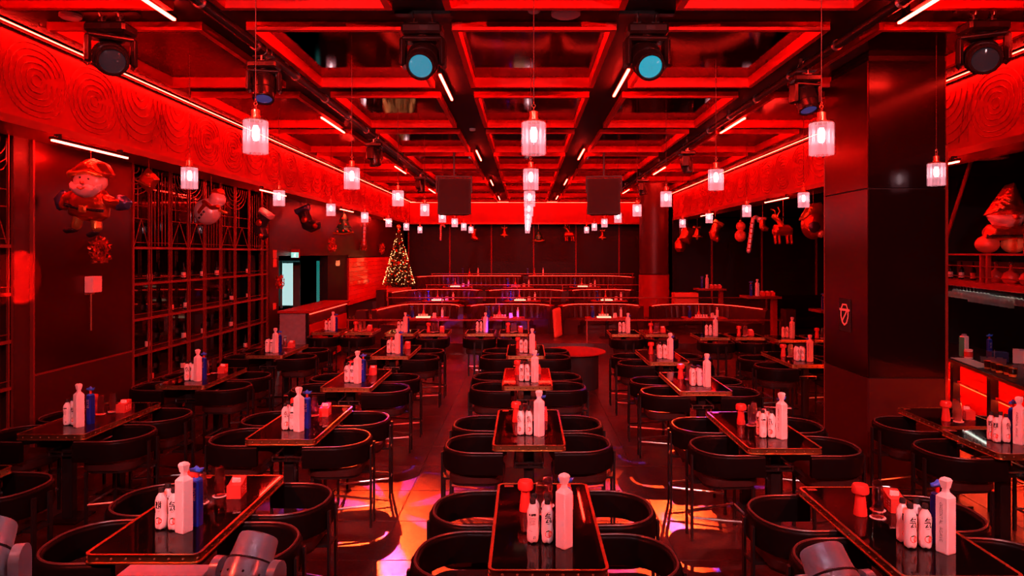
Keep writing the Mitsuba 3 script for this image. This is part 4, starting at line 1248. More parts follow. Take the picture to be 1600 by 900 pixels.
balloon('tilted orange red square foil balloon with bow near the shelf bay top', (-5.5, 9.96, 3.81), -15, [('pillow', inflate(affinity.rotate(rrect(-0.14, 0.14, -0.14, 0.14, 0.02), 0), 0.07, 0.025), 'm_foilred'), ('ribbon', both(inflate(LineString([(-0.13, -0.1), (0.13, -0.02)]).buffer(0.012), 0.01, 0.01), 0.07), 'm_foilgold'), ('bow', ball(0.035, (0.0, -0.07, 0.1)), 'm_foilgold')], SOF, 40)
balloon('pink white snowman balloon with red scarf before the shelf bay', (-5.5, 11.93, 3.53), -12, [
    ('body', inflate(affinity.scale(Point(-0.06, -0.06).buffer(0.22), 1.1, 1.05), 0.16, 0.025), 'm_foilwhite'), ('head', inflate(Point(0.1, 0.18).buffer(0.14), 0.12, 0.025), 'm_foilwhite'),
    ('scarf', both(inflate(LineString([(-0.06, 0.1), (0.1, 0.03), (0.22, 0.06)]).buffer(0.04), 0.05, 0.02), 0.12), 'm_foilred'), ('scarf_end', both(inflate(LineString([(-0.02, 0.06), (-0.1, -0.08)]).buffer(0.04), 0.04, 0.02), 0.14), 'm_foilred'),
    ('hat', inflate(Polygon([(-0.02, 0.24), (0.0, 0.36), (0.16, 0.38), (0.22, 0.28)]), 0.09, 0.025), 'm_foilred'), ('arm', inflate(LineString([(0.14, 0.0), (0.3, -0.02)]).buffer(0.03), 0.03, 0.015), 'm_foilgold'),
    ('button', ball(0.02, (0.0, -0.17, -0.06), 1), 'm_foilblack'), ('button', ball(0.02, (-0.04, -0.17, -0.12), 1), 'm_foilblack'), ('button', ball(0.02, (-0.08, -0.16, -0.18), 1), 'm_foilblack')], SOF, 10)


def stocking(s, cuff='m_foilwhite', body='m_foilblack'):
    return [('sock', inflate(affinity.scale(Polygon([(-0.12, 0.22), (0.1, 0.22), (0.11, -0.05), (0.26, -0.16), (0.22, -0.26), (0.02, -0.27), (-0.11, -0.15)]).buffer(0.02), s, s, origin=(0, 0)), 0.1 * s, 0.03 * s), body),
            ('cuff', inflate(affinity.scale(rrect(-0.17, 0.15, 0.16, 0.3, 0.03), s, s, origin=(0, 0)), 0.12 * s, 0.03 * s), cuff),
            ('patch', off(inflate(affinity.scale(Point(0, 0).buffer(0.07), s, s, origin=(0, 0)), 0.03 * s, 0.02 * s), -0.1 * s), 'm_foilred'),
            ('toe', inflate(affinity.scale(Point(0.17, -0.2).buffer(0.07), s, s, origin=(0, 0)), 0.12 * s, 0.02 * s), 'm_foilred')]


def cane(L):
    pts = [(0, -L / 2), (0, L / 2 - 0.1)] + [(0.09 - 0.09 * math.cos(a), L / 2 - 0.1 + 0.09 * math.sin(a)) for a in np.linspace(0.3, 3.0, 8)]
    out = [('stick', inflate(LineString(pts).buffer(0.055), 0.055, 0.02), 'm_foilwhite')]
    for i in range(6):
        z = -L / 2 + (i + 0.5) * (L - 0.12) / 6
        out.append(('stripe', rbox(-0.058, 0.058, -0.06, 0.06, z - 0.022, z + 0.022, 0.015), 'm_foilred'))
    return out


def firtree(s):
    return [('tree', inflate(affinity.scale(Polygon([(0, 0.34), (0.16, 0.08), (0.1, 0.08), (0.24, -0.12), (0.16, -0.12), (0.32, -0.3), (-0.32, -0.3), (-0.16, -0.12), (-0.24, -0.12), (-0.1, 0.08), (-0.16, 0.08)]), s, s, origin=(0, 0)), 0.1 * s, 0.03), 'm_foilgreen')] + \
           [('bauble', ball(0.035 * s, (x * s, -0.085 * s, z * s), 1), 'm_foilred') for x, z in ((0, 0.15), (-0.08, 0), (0.09, -0.04), (-0.16, -0.22), (0.02, -0.2), (0.18, -0.22))] + [('garland', both(inflate(affinity.scale(LineString([(-0.28, -0.27), (0, -0.31), (0.28, -0.26)]).buffer(0.04), s, s, origin=(0, 0)), 0.05, 0.02), 0.04), 'm_foilgold')]


def bells():
    b = lambda x: Polygon([(x - 0.03, 0.2), (x + 0.03, 0.2), (x + 0.09, -0.02), (x + 0.17, -0.12), (x - 0.17, -0.12), (x - 0.09, -0.02)]).buffer(0.015)
    return [('bell', inflate(b(0), 0.11, 0.03), 'm_foilred'), ('rim', both(inflate(LineString([(-0.16, -0.11), (0.16, -0.11)]).buffer(0.025), 0.05, 0.02), 0.05), 'm_foilgold'), ('clapper', ball(0.05, (0, 0, -0.17)), 'm_foilgold'), ('bow', inflate(Polygon([(-0.14, 0.28), (-0.12, 0.18), (0, 0.22), (0.12, 0.18), (0.14, 0.28), (0, 0.24)]), 0.05, 0.02), 'm_foilgold')]


def reindeer():
    return [('body', inflate(Polygon([(-0.24, -0.02), (-0.2, 0.1), (0.14, 0.1), (0.22, 0.02), (0.2, -0.1), (-0.22, -0.1)]).buffer(0.03), 0.11, 0.03), 'm_foilred'),
            ('neck', inflate(LineString([(0.0, 0.06), (-0.12, 0.24), (-0.22, 0.32)]).buffer(0.06), 0.08, 0.03), 'm_foilgold')] + \
           [('leg', inflate(LineString([(x, -0.08), (x + 0.02, -0.3)]).buffer(0.035), 0.04, 0.02), 'm_foilred') for x in (-0.2, -0.1, 0.1, 0.2)] + \
           [('antler', tube([(-0.18, 0, 0.34), (-0.2, 0, 0.46), (-0.3, 0, 0.5)], 0.014, 5), 'm_foilgold'), ('antler', tube([(-0.14, 0, 0.33), (-0.08, 0, 0.45), (-0.12, 0, 0.54)], 0.014, 5), 'm_foilgold')]


balloon('dark stocking balloon with pale cuff hanging before the shelf bay end', (-5.5, 14.22, 3.38), -14, stocking(1.0), SOF, 32)
balloon('dark blue and red boot balloon hanging right of the shelf bay', (-5.5, 17.12, 3.59), -10, stocking(1.2, 'm_foilblue', 'm_foilblack'), SOF, -20)
balloon('fir tree shaped foil balloon with red baubles above the service opening', (-5.5, 20.65, 3.65), -8, firtree(1.05), SOF)
balloon('striped candy cane balloon hanging before the tiled field', (-5.5, 23.25, 3.53), -6, cane(0.95), SOF, 2)
balloon('striped candy cane balloon in the right aisle', (6.1, 18.5, 3.28), 8, cane(0.95), SOR, 8)
balloon('large patterned round foil balloon half hidden behind the square column', (6.1, 14.5, 3.36), 8, [('globe', inflate(affinity.scale(Point(0, 0).buffer(0.26), 1.0, 1.2), 0.18, 0.03), 'm_foilred'), ('cap_piece', inflate(Polygon([(-0.3, 0.1), (-0.1, 0.42), (0.18, 0.46), (0.24, 0.2)]).buffer(0.02), 0.13, 0.03), 'm_foilgold'), ('patch', off(inflate(Point(-0.05, -0.05).buffer(0.13), 0.05, 0.03), -0.15), 'm_foilblue'), ('patch', off(inflate(Point(0.1, -0.2).buffer(0.08), 0.05, 0.03), -0.14), 'm_foilwhite')], SOR)
balloon('red and gold reindeer balloon in the right aisle', (6.1, 16.2, 3.3), 6, reindeer(), SOR)
balloon('two ball snowman balloon left of the candy cane in the right aisle', (6.1, 19.4, 3.4), 4, [('body', inflate(Point(0, -0.15).buffer(0.17), 0.14, 0.03), 'm_balloon'), ('head', inflate(Point(0.01, 0.12).buffer(0.14), 0.12, 0.03), 'm_balloon'), ('knot', ball(0.04, (0, 0, 0.27), 1), 'm_foilgold')], SOR)
balloon('small red stocking balloon right of the candy cane in the right aisle', (6.1, 17.6, 3.5), 6, stocking(0.62, 'm_foilwhite', 'm_foilred'), SOR)
balloon('shiny boot balloon in the far part of the right aisle', (6.1, 22.0, 3.5), 4, stocking(1.1, 'm_foilgold', 'm_foilred'), SOR, 30)
balloon('red bell balloon with gold bow in the far right aisle', (6.1, 24.3, 3.45), 3, bells(), SOR)
balloon('dark red tilted box balloon beside the bell', (6.1, 25.8, 3.45), 3, [('box', inflate(rrect(-0.24, 0.24, -0.3, 0.3, 0.02), 0.14, 0.04), 'm_foilred'), ('bow', ball(0.07, (0.12, -0.05, 0.38)), 'm_foilgold')], SOR, 25)
balloon('short candy cane balloon by the round column', (6.25, 27.25, 3.4), 3, cane(0.8), SOR)
k = thing('paper_lantern', 'small red patterned lantern hanging right of the round column', 'lantern')
part(k, 'globe', lathe([(0, -0.26), (0.12, -0.24), (0.22, -0.1), (0.22, 0.1), (0.12, 0.24), (0, 0.26)], 14, (5.99, 26.5, 3.05)), 'm_foilred', 30)
part(k, 'cap', lathe([(0, 0.24), (0.11, 0.24), (0.09, 0.3), (0, 0.3)], 14, (5.99, 26.5, 3.05)), 'm_foilgold')
part(k, 'string', rod((5.99, 26.5, 3.33), (5.99, 26.5, SOR), 0.006, 5), 'm_copper')
for i, (x, z, fn, nm) in enumerate(((-4.0, 3.75, cane(0.7), 'candy cane'), (-2.45, 3.62, stocking(1.0, 'm_foilgold', 'm_foilred'), 'stocking'), (-1.0, 3.72, bells(), 'bell'), (0.6, 3.6, firtree(0.9), 'fir tree'), (2.05, 3.65, reindeer(), 'reindeer'), (3.6, 3.6, bells(), 'gold trimmed bell'))):
    balloon(f'small {nm} balloon hanging under the far end fascia, {ORD[i]} of six', (x, 32.1, z), 0, fn, 4.119, 0, 'balloons under the far fascia')

# fir tree with lights
TX, TY, TB = -5.0, 26.9, 1.42
k = thing('christmas_tree', 'tall fir tree with warm lights and red baubles beside the tiled field', 'christmas tree')
r3 = random.Random(5)
need, baub, lits = [], [], []
for i in range(2600):
    h = 1 - math.sqrt(r3.random())
    a = r3.uniform(0, 2 * math.pi)
    R = 0.56 * (1 - h) * r3.uniform(0.55, 1.0) + 0.02
    c = np.array([R * math.cos(a), R * math.sin(a), 0.12 + 2.2 * h - 0.1 * R])
    d = np.array([math.cos(a), math.sin(a), -0.35 + r3.uniform(-.5, .5)])
    s = 0.075
    sd = np.array([-d[1], d[0], r3.uniform(-.5, .5)]) * 0.03
    need.append(np.array([c - sd, c + sd, c + d * s, c - d * 0.02]))
V = np.vstack(need)
F = np.vstack([np.array([[0, 1, 2], [0, 2, 1]]) + 4 * i for i in range(len(need))])
part(k, 'foliage', (V, F), 'm_needle', False, M=mv(TX, TY, TB), stuff=True)
for i in range(90):
    h = 1 - math.sqrt(r3.random()); a = r3.uniform(0, 2 * math.pi); R = 0.57 * (1 - h) + 0.02
    baub.append(ball(0.042, (R * math.cos(a), R * math.sin(a), 0.14 + 2.15 * h), 1))
for i in range(230):
    h = 1 - math.sqrt(r3.random()); a = r3.uniform(0, 2 * math.pi); R = 0.6 * (1 - h) + 0.03
    lits.append(trimesh.creation.icosphere(0, 0.017).apply_translation((R * math.cos(a), R * math.sin(a), 0.12 + 2.2 * h)))
part(k, 'bauble', cat(baub), 'm_foilred', 40, M=mv(TX, TY, TB), stuff=True)
part(k, 'light_string', cat(lits), 'm_led', False, emit=glow(6, (1, 0.3, 0.1), 0.5), M=mv(TX, TY, TB), stuff=True)
part(k, 'trunk', rod((0, 0, 0), (0, 0, 2.1), 0.04), 'm_needle', M=mv(TX, TY, TB))
part(k, 'topper', ball(0.09, (0, 0, 2.38)), 'm_foilgold', M=mv(TX, TY, TB))
single('tree_plinth', rbox(TX - 0.42, TX + 0.42, TY - 0.36, TY + 0.42, 0.9, TB, 0.02), 'm_balloon', 'red box under the fir tree', 'plinth', smooth=False)

# ================================================================== BOOTHS, RAILS AND THEIR TABLES
def booth(label, x0, x1, yb, zf, zt, dl=0.8, dr_=0.8, p=5):
    x0, x1 = x0 + 0.135, x1 - 0.135
    n = int((x1 - x0) / 0.04)
    u = np.linspace(0, 1, n)
    x = x0 + (x1 - x0) * u
    q = 2 * u - 1
    y = yb - np.where(q < 0, dl, dr_) * np.abs(q) ** p
    base = np.c_[x, y]
    t = np.gradient(base, axis=0); t /= np.linalg.norm(t, axis=1, keepdims=True)
    nr = np.c_[t[:, 1], -t[:, 0]]
    arc = np.r_[0, np.cumsum(np.linalg.norm(np.diff(base, axis=0), axis=1))]
    rib = np.abs(np.sin(arc / 0.2 * math.pi))
    k = thing('curved_booth', label, 'booth', 'curved leather booths on the platforms')
    P1 = base + nr * (0.055 * rib)[:, None]
    part(k, 'backrest', sweep(P1, [(-0.12, zf), (-0.12, zt), (-0.02, zt), (0.02, zt - 0.06), (0.06, zf + 0.42), (0.06, zf)]), 'm_booth', 35)
    smooth = base[::2]
    part(k, 'seat', sweep(smooth, [(0.08, zf + 0.28), (0.1, zf + 0.44), (0.52, zf + 0.44), (0.57, zf + 0.40), (0.57, zf + 0.28)]), 'm_booth', 35)
    part(k, 'seat_base', sweep(smooth, [(0.0, zf), (0.0, zf + 0.28), (0.5, zf + 0.28), (0.5, zf)]), 'm_panelred', 35)
    part(k, 'top_rail', sweep(smooth, [(-0.13, zt), (-0.13, zt + 0.025), (0.035, zt + 0.025), (0.035, zt)]), 'm_redwall', 35)
    part(k, 'light_strip', sweep(smooth, [(0.036, zt + 0.004), (0.036, zt + 0.02), (0.046, zt + 0.02), (0.046, zt + 0.004)]), 'm_led', False, emit=glow(L_BOOTH, RED, 0.6))
    return k


booth('curved booth on the first platform, leftmost of four', -4.35, -1.86, 21.6, 0.3, 1.14, 2.4, 0.8)
booth('curved booth on the first platform, second of four from the left', -1.84, 0.94, 21.6, 0.3, 1.14)
booth('curved booth on the first platform, third of four from the left', 0.96, 3.66, 21.6, 0.3, 1.14)
booth('curved booth on the first platform, rightmost of four', 3.68, 7.0, 21.6, 0.3, 1.14, 0.8, 2.2, 3)
booth('curved booth on the second platform, leftmost of three', -4.75, -1.5, 25.4, 0.6, 1.40, 2.0, 0.7)
booth('curved booth on the second platform, middle of three', -1.48, 1.5, 25.4, 0.6, 1.40)
booth('curved booth on the second platform, right of the middle one', 1.52, 4.0, 25.4, 0.6, 1.40, 0.7, 0.4)
booth('curved booth on the third platform, left half', -4.6, -0.05, 29.4, 0.9, 1.78, 1.4, 0.3)
booth('curved booth on the third platform, right half', -0.03, 4.5, 29.4, 0.9, 1.78, 0.3, 1.8)
for i, (y, z, zf, x0, x1) in enumerate(((18.66, 0.93, 0.3, -4.9, 0.12), (18.66, 0.93, 0.3, 1.62, 7.0), (22.56, 1.29, 0.6, -4.6, 8.0), (26.56, 1.53, 0.9, -3.9, 5.0), (31.0, 1.83, 0.9, -4.3, 4.9))):
    k = thing('guard_rail', ['thin red metal rail on posts along the first platform, left of the opening', 'thin red metal rail on posts along the first platform, right of the opening', 'thin red metal rail on posts along the second platform', 'thin red metal rail on posts along the third platform', 'thin red metal rail on posts behind the last booths'][i], 'railing', 'rails along the platforms')
    part(k, 'handrail', bx(x0, x1, y - 0.03, y + 0.03, z - 0.02, z + 0.02), 'm_trim', False)
    n = int((x1 - x0) / 1.75)
    for j in range(n + 1):
        x = x0 + 0.05 + (x1 - x0 - 0.1) * j / n
        part(k, 'post', bx(x - 0.018, x + 0.018, y - 0.018, y + 0.018, zf, z - 0.02), 'm_trim', False)
PUMP = Proto()
PUMP.add('body', lathe([(0, 0), (0.045, 0), (0.05, 0.01), (0.05, 0.17), (0.03, 0.21), (0.018, 0.22), (0, 0.22)], 16), 'm_blue', 40)
PUMP.add('pump', cat([rod((0, 0, 0.21), (0, 0, 0.31), 0.012), bx(-0.06, 0.03, -0.014, 0.014, 0.305, 0.33)]), 'm_bluetop', 30)
DEC = Proto()
DEC.add('flask', lathe([(0, 0), (0.07, 0), (0.075, 0.01), (0.05, 0.1), (0.016, 0.2), (0.014, 0.3), (0.022, 0.305), (0, 0.31)], 16), 'm_redplastic', 40)
DEC.add('stopper', ball(0.024, (0, 0, 0.325), 1), 'm_copper')
TRAY = Proto()
TRAY.add('tray', rbox(-0.2, 0.2, -0.09, 0.09, 0, 0.018, 0.004), 'm_white', False)
for i in range(5):
    TRAY.add('tumbler', lathe([(0, 0.02), (0.028, 0.02), (0.033, 0.09), (0, 0.09)], 10, (-0.15 + 0.075 * i, 0, 0)), 'm_paper', 40)
TRAYL = Proto()
TRAYL.add('tray', rbox(-0.2, 0.2, -0.09, 0.09, 0, 0.04, 0.004), 'm_led', False, emit=glow(1.0, (1, 0.75, 0.45), 0.05), label='tray lit from inside')
for i in range(4):
    TRAYL.add('tumbler', lathe([(0, 0.04), (0.028, 0.04), (0.033, 0.11), (0, 0.11)], 10, (-0.12 + 0.075 * i, 0, 0)), 'm_paper', 40)
CARD = Proto()
CARD.add('', trimesh.Trimesh([(-0.05, -0.03, 0), (0.05, -0.03, 0), (0.05, 0.03, 0), (-0.05, 0.03, 0), (-0.05, 0, 0.14), (0.05, 0, 0.14)], [[0, 1, 5], [0, 5, 4], [2, 3, 4], [2, 4, 5], [0, 4, 3], [1, 2, 5], [0, 3, 2], [0, 2, 1]]), 'm_label', False)
BT = Proto()
BT.add('tabletop', prism(rrect(-0.62, 0.62, -0.3, 0.3, 0.08), 0.56, 0.6), 'm_redwall', 30)
BT.add('leg', lathe([(0, 0.02), (0.05, 0.02), (0.04, 0.56), (0, 0.56)], 14), 'm_black')
BT.add('foot', lathe([(0, 0), (0.24, 0), (0.22, 0.025), (0, 0.025)], 20), 'm_black')
q = 0
for row, (y, zf, hh, xs_) in enumerate(((19.75, 0.3, 0.6, (-2.85, -0.65, 2.35, 5.15)), (23.7, 0.6, 0.52, (-2.95, -0.1, 2.9)), (27.7, 0.9, 0.5, (-2.75, -0.3, 2.4)))):
    for i, x in enumerate(xs_):
        tn = f'{ORD[row]}-platform booth table, {ORD[i]} from the left'
        put('booth_table', BT, T().translate([x, y, zf]).scale([1, 1, hh / 0.6]), f'small red table before the booth, {tn}', 'table', 'low booth tables')
        z = zf + hh + 0.001
        put('pump_bottle', PUMP, mv(x - 0.42, y - 0.05, z), f'blue pump bottle on the {tn}', 'bottle', 'pump bottles on booth tables')
        put('glass_tray', TRAYL if (row + i) % 2 == 0 or row == 1 else TRAY, mv(x - 0.1, y - 0.1, z), f'pale tray of tumblers on the {tn}', 'tray', 'trays on booth tables')
        put('decanter', DEC, mv(x - 0.12, y + 0.1, z), f'red conical decanter on the {tn}', 'decanter', 'decanters on booth tables')
        put('menu_card', CARD, mv(x + 0.22, y - 0.1, z, 20), f'white folded card on the {tn}', 'card', 'cards on booth tables')
        put('spirit_bottle', WHITE, T().translate([x + 0.42, y + 0.12, z]).scale([0.8, 0.8, 0.62]), f'short pale square bottle on the {tn}', 'bottle', 'short bottles on booth tables')
single('back_ledge', rbox(-3.6, 3.0, 31.25, 31.75, 0.9, 1.73, 0.01), 'm_panelred', 'low dark ledge behind the last booths', 'ledge', smooth=False)
for i, x in enumerate((-2.5, 0.5)):
    for nm, pr, dx in (('pump_bottle', PUMP, -0.4), ('decanter', DEC, -0.1)):
        put(nm, pr, mv(x + dx, 31.5, 1.731), f'{"blue pump bottle" if pr is PUMP else "red conical decanter"} on the ledge behind the last booths, {["left", "right"][i]} set', 'bottle' if pr is PUMP else 'decanter', 'things on the back ledge')
    put('spirit_bottle', WHITE, T().translate([x + 0.3, 31.5, 1.731]).scale([0.9, 0.9, 0.8]), f'pale square bottle on the ledge behind the last booths, {["left", "right"][i]} set', 'bottle', 'things on the back ledge')
for nm, x, y, zf, zt in (('left end of the first booths', -4.62, 19.3, 0.3, 1.15), ('right end of the first booths', 7.3, 19.0, 0.3, 1.2), ('left end of the second booths', -4.95, 23.4, 0.6, 1.5)):
    single('booth_end_post', rbox(x - 0.14, x + 0.14, y - 0.2, y + 0.2, zf, zt, 0.01), 'm_panelred', f'dark red block closing the {nm}', 'post', 'blocks closing the booth rows', smooth=False)
# right rear aisle
single('podium', rbox(4.95, 5.75, 22.7, 23.2, 0.6, 1.43, 0.01), 'm_balloon', 'bright red podium beside the round column', 'podium', smooth=False)
HT = Proto()
HT.add('tabletop', rbox(-0.45, 0.45, -0.35, 0.35, 1.2, 1.26, 0.006), 'm_trim', False)
HT.add('leg', rbox(0.3, 0.42, -0.1, 0.1, 0.0, 1.2, 0.005), 'm_redwall', False)
for i, (x, y, zf) in enumerate(((5.95, 22.1, 0.3), (6.25, 18.2, 0.3), (7.3, 16.2, 0.1))):
    single('aisle_riser', rbox(x - 0.55, x + 0.65, y - 0.36, y + 0.36, 0.0 if y < 18.6 else 0.3, zf + 0.06, 0.005), 'm_dark', f'dark floor block under the {["far", "middle", "near"][i]} high aisle table', 'platform', 'blocks under the aisle tables', smooth=False)
    put('aisle_table', HT, mv(x, y, zf + 0.061), f'high red edged table in the right rear aisle, {["farthest", "middle", "nearest"][i]} of three', 'table', 'high tables in the right aisle')
    z = zf + 1.3215
    put('spirit_bottle', BLUE, mv(x - 0.25, y, z), f'slim blue bottle on the {["farthest", "middle", "nearest"][i]} high aisle table', 'bottle', 'bottles on the aisle tables')
    put('spirit_bottle', WHITE, mv(x - 0.1, y - 0.05, z, 20), f'pale square bottle on the {["farthest", "middle", "nearest"][i]} high aisle table', 'bottle', 'bottles on the aisle tables')
    for j in range(3):
        put('napkin_box', NAPK, mv(x + 0.06 + 0.13 * j, y, z, 0), f'red box on the {["farthest", "middle", "nearest"][i]} high aisle table, {ORD[j]} of three', 'napkin box', 'boxes on the aisle tables')
k = thing('sofa', 'long dark leather sofa in the right rear aisle', 'sofa')
part(k, 'seat', rbox(7.6, 10.8, 20.4, 21.2, 0.5, 0.8, 0.06), 'm_leather', 30)
part(k, 'backrest', rbox(7.6, 10.8, 21.2, 21.5, 0.5, 1.45, 0.08), 'm_leather', 30)
part(k, 'base', bx(7.65, 10.75, 20.5, 21.45, 0.3, 0.5), 'm_dark', False)

# ================================================================== BAR ON THE RIGHT
BM = T().translate([6.64, 10.7, 0]).rotate([0, 0, 1], -11.85)
k = thing('bar_counter', 'long bar counter with dark top and glowing red front on the right', 'bar counter')
part(k, 'countertop', rbox(0, 1.0, -5.5, 2.0, 1.05, 1.1, 0.008), 'm_black', False, M=BM)
part(k, 'counter_edge', bx(-0.012, 0.0, -5.5, 2.0, 1.055, 1.095), 'm_brass', False, M=BM, label='brass edge strip')
part(k, 'upper_front', bx(0.5, 0.55, -5.5, 2.0, 0.72, 1.05), 'm_fascia', False, M=BM)
part(k, 'ledge', bx(0.2, 0.55, -5.5, 2.0, 0.68, 0.72), 'm_fascia', False, M=BM)
part(k, 'lower_front', bx(0.4, 0.45, -5.5, 2.0, 0.08, 0.68), 'm_fascia', False, M=BM)
part(k, 'plinth', bx(0.2, 0.55, -5.5, 2.0, 0.0, 0.1), 'm_dark', False, M=BM)
for y in (-4.9, -3.6, -2.3, -1.0, 0.3, 1.6):
    part(k, 'post', bx(0.14, 0.24, y - 0.06, y + 0.06, 0, 1.05), 'm_dark', False, M=BM)
part(k, 'light_strip', bx(0.1, 0.13, -5.5, 2.0, 1.03, 1.048), 'm_led', False, emit=glow(L_BAR, ORANGE, 1.2), M=BM)
part(k, 'light_strip', bx(0.24, 0.27, -5.5, 2.0, 0.66, 0.678), 'm_led', False, emit=glow(L_BAR, ORANGE, 1.2), M=BM)
part(k, 'foot_rail', rod((0.05, -5.5, 0.25), (0.05, 2.0, 0.25), 0.02, 8), 'm_chrome', M=BM)


def at(x, y, z=1.1005, rz=0, s=1.0):
    M = T().translate([6.64, 10.7, 0]).rotate([0, 0, 1], -11.85).translate([x, y, z]).rotate([0, 0, 1], rz)
    return M.scale(s) if s != 1 else M


struct('wall_bar', cat([bx(2.3, 2.4, -6, 2.6, 0, 4.2), bx(0.2, 2.4, 2.5, 2.6, 0, 4.2)]).apply_transform(np.array(BM.matrix)), 'm_dark', 'dark back wall of the bar')
k = thing('bar_rack', 'overhead red bar shelf with hanging stemware above the counter', 'shelf')
for nm, z0, z1, m in (('lower_board', 2.24, 2.32, 'm_redwall'), ('upper_board', 2.72, 2.75, 'm_redwall')):
    part(k, nm, bx(0.15, 0.75, -4.5, 1.6, z0, z1), m, False, M=BM)
part(k, 'back_panel', bx(0.7, 0.74, -2.2, 1.6, 2.32, 2.62), 'm_panelred', False, M=BM)
part(k, 'front_rail', rod((0.16, -4.5, 2.4), (0.16, 1.6, 2.4), 0.008, 6), 'm_trim', M=BM)
part(k, 'front_rail', rod((0.16, -4.5, 2.56), (0.16, 1.6, 2.56), 0.008, 6), 'm_trim', M=BM)
for y in (-4.4, -2.6, -0.9, -0.7, 1.5):
    part(k, 'upright', bx(0.15, 0.2, y - 0.03, y + 0.03, 2.3, 2.73), 'm_redwall', False, M=BM)
for a, b in (((0.2, 0.9, 2.74), (0.5, 0.5, 4.26)), ((0.2, -1.9, 2.74), (0.5, -1.3, 4.26)), ((0.2, -4.2, 2.74), (0.5, -3.8, 4.26))):
    part(k, 'strut', rod(a, b, 0.03, 8), 'm_redwall', M=BM)
part(k, 'task_strip', bx(0.72, 0.74, -4.4, 1.5, 2.215, 2.235), 'm_led', False, emit=glow(5, (0.9, 1.0, 0.86), 0.8), M=BM)
for x in (0.25, 0.45, 0.65):
    part(k, 'glass_rail', bx(x - 0.01, x + 0.01, -4.5, 1.6, 2.225, 2.24), 'm_chrome', False, M=BM)
WINE = Proto()
WINE.add('', trimesh.creation.revolve(np.array([(0.0, 0.0), (0.034, 0.0), (0.034, -0.004), (0.005, -0.01), (0.004, -0.08), (0.012, -0.095), (0.034, -0.12), (0.036, -0.15), (0.029, -0.2), (0.0275, -0.2), (0.034, -0.15), (0.031, -0.12), (0.0, -0.098)]), sections=12), 'm_thinglass', 40)
n = 0
for i in range(22):
    for x in (0.3, 0.6):
        y = 1.45 - 0.13 * i
        big = 1.0 if i < 11 else 1.15
        put('wine_glass', WINE, at(x, y, 2.2245, 0, big), f'upside-down wine glass in the overhead bar rack, {"front" if x < 0.4 else "rear"} line, {ORD[i]} from its far end', 'wine glass', f'wine glasses hanging in the rack, {"front" if x < 0.4 else "rear"} line')
DECO = Proto()
DECO.add('flask', lathe([(0, 0), (0.06, 0), (0.1, 0.03), (0.115, 0.09), (0.09, 0.15), (0.03, 0.19), (0.02, 0.21), (0.02, 0.26), (0.028, 0.265), (0, 0.27)], 20), 'm_redplastic', 40)
DECO.add('stopper', ball(0.03, (0, 0, 0.29), 1), 'm_chrome')
for i, y in enumerate((-0.55, -1.0, -1.5)):
    put('round_decanter', DECO, at(0.42, y, 2.3205), f'round bellied decanter on the overhead bar shelf, {ORD[i]} from the square column', 'decanter', 'decanters on the bar shelf')
for i, y in enumerate((1.2, 0.75, 0.3)):
    put('shelf_bottle', SB, at(0.45, y, 2.3205, 0, 0.98), f'dark bottle on the overhead bar shelf, {ORD[i]} from the square column', 'bottle', 'bottles on the overhead bar shelf')
# balloons on the bar shelf
k = thing('foil_balloon', 'pointed hat gnome balloon standing on balls above the bar', 'balloon')
GM = at(0.45, -0.75, 2.753, 0)
part(k, 'hat', inflate(Polygon([(-0.28, 0.55), (-0.2, 0.68), (0.0, 0.98), (0.12, 1.02), (0.2, 0.8), (0.28, 0.58), (0.1, 0.5), (-0.1, 0.5)]), 0.16, 0.03), 'm_foilred', 40, M=GM)
part(k, 'beard', off(inflate(Polygon([(-0.26, 0.56), (0.0, 0.58), (0.26, 0.56), (0.18, 0.4), (0, 0.34), (-0.18, 0.42)]), 0.14, 0.03), -0.03), 'm_foilskin', 40, M=GM)
part(k, 'coat', inflate(Polygon([(-0.22, 0.4), (0.24, 0.4), (0.3, 0.2), (-0.28, 0.2)]).buffer(0.02), 0.15, 0.03), 'm_foilred', 40, M=GM)
part(k, 'belt', off(inflate(sbox(-0.28, 0.22, 0.28, 0.27), 0.05, 0.02), -0.12), 'm_foilblack', 40, M=GM)
part(k, 'nose', ball(0.04, (0.06, -0.18, 0.52), 1), 'm_balloon', M=GM)
for x, z, m in ((-0.22, 0.13, 'm_balloon'), (0.12, 0.13, 'm_balloonyellow'), (-0.08, 0.3, 'm_balloon'), (0.24, 0.3, 'm_balloonyellow')):
    part(k, 'ball', ball(0.16, (x, 0.02 + (0.0 if z < 0.2 else 0.1), z), 2, (1, 0.9, 0.82)), m, 40, M=GM)
# things on the counter
k = thing('carton', 'tall white drinks carton with a painted green glow on the bar counter', 'carton')
part(k, 'body', rbox(-0.05, 0.05, -0.05, 0.05, 0, 0.33, 0.01), 'm_white', False, M=at(0.32, 0.3, rz=30))
part(k, 'side_glow', bx(-0.052, -0.05, -0.045, 0.045, 0.01, 0.31), 'm_green', False, M=at(0.32, 0.3, rz=30), label='green glow painted on one side')  # green glow on the white carton, painted as a thin sheet
part(k, 'cap', rod((0, 0, 0.32), (0, 0, 0.36), 0.035, 14), 'm_silver', M=at(0.32, 0.3, rz=30))
k = thing('can', 'short pale can on the bar counter beside the carton', 'can')
part(k, 'body', lathe([(0, 0), (0.055, 0), (0.058, 0.006), (0.058, 0.14), (0.055, 0.146), (0, 0.146)], 20), 'm_paper', 40, M=at(0.3, 0.08))
part(k, 'band', lathe([(0.0585, 0.03), (0.0592, 0.03), (0.0592, 0.11), (0.0585, 0.11), (0.0585, 0.03)], 20), 'm_redplastic', 40, M=at(0.3, 0.08))
put('spirit_bottle', BLUE, at(0.6, 0.1, rz=10), 'slim blue bottle standing on the bar counter', 'bottle')
k = thing('bar_caddy', 'dark blue bar caddy on the counter behind the can', 'caddy')
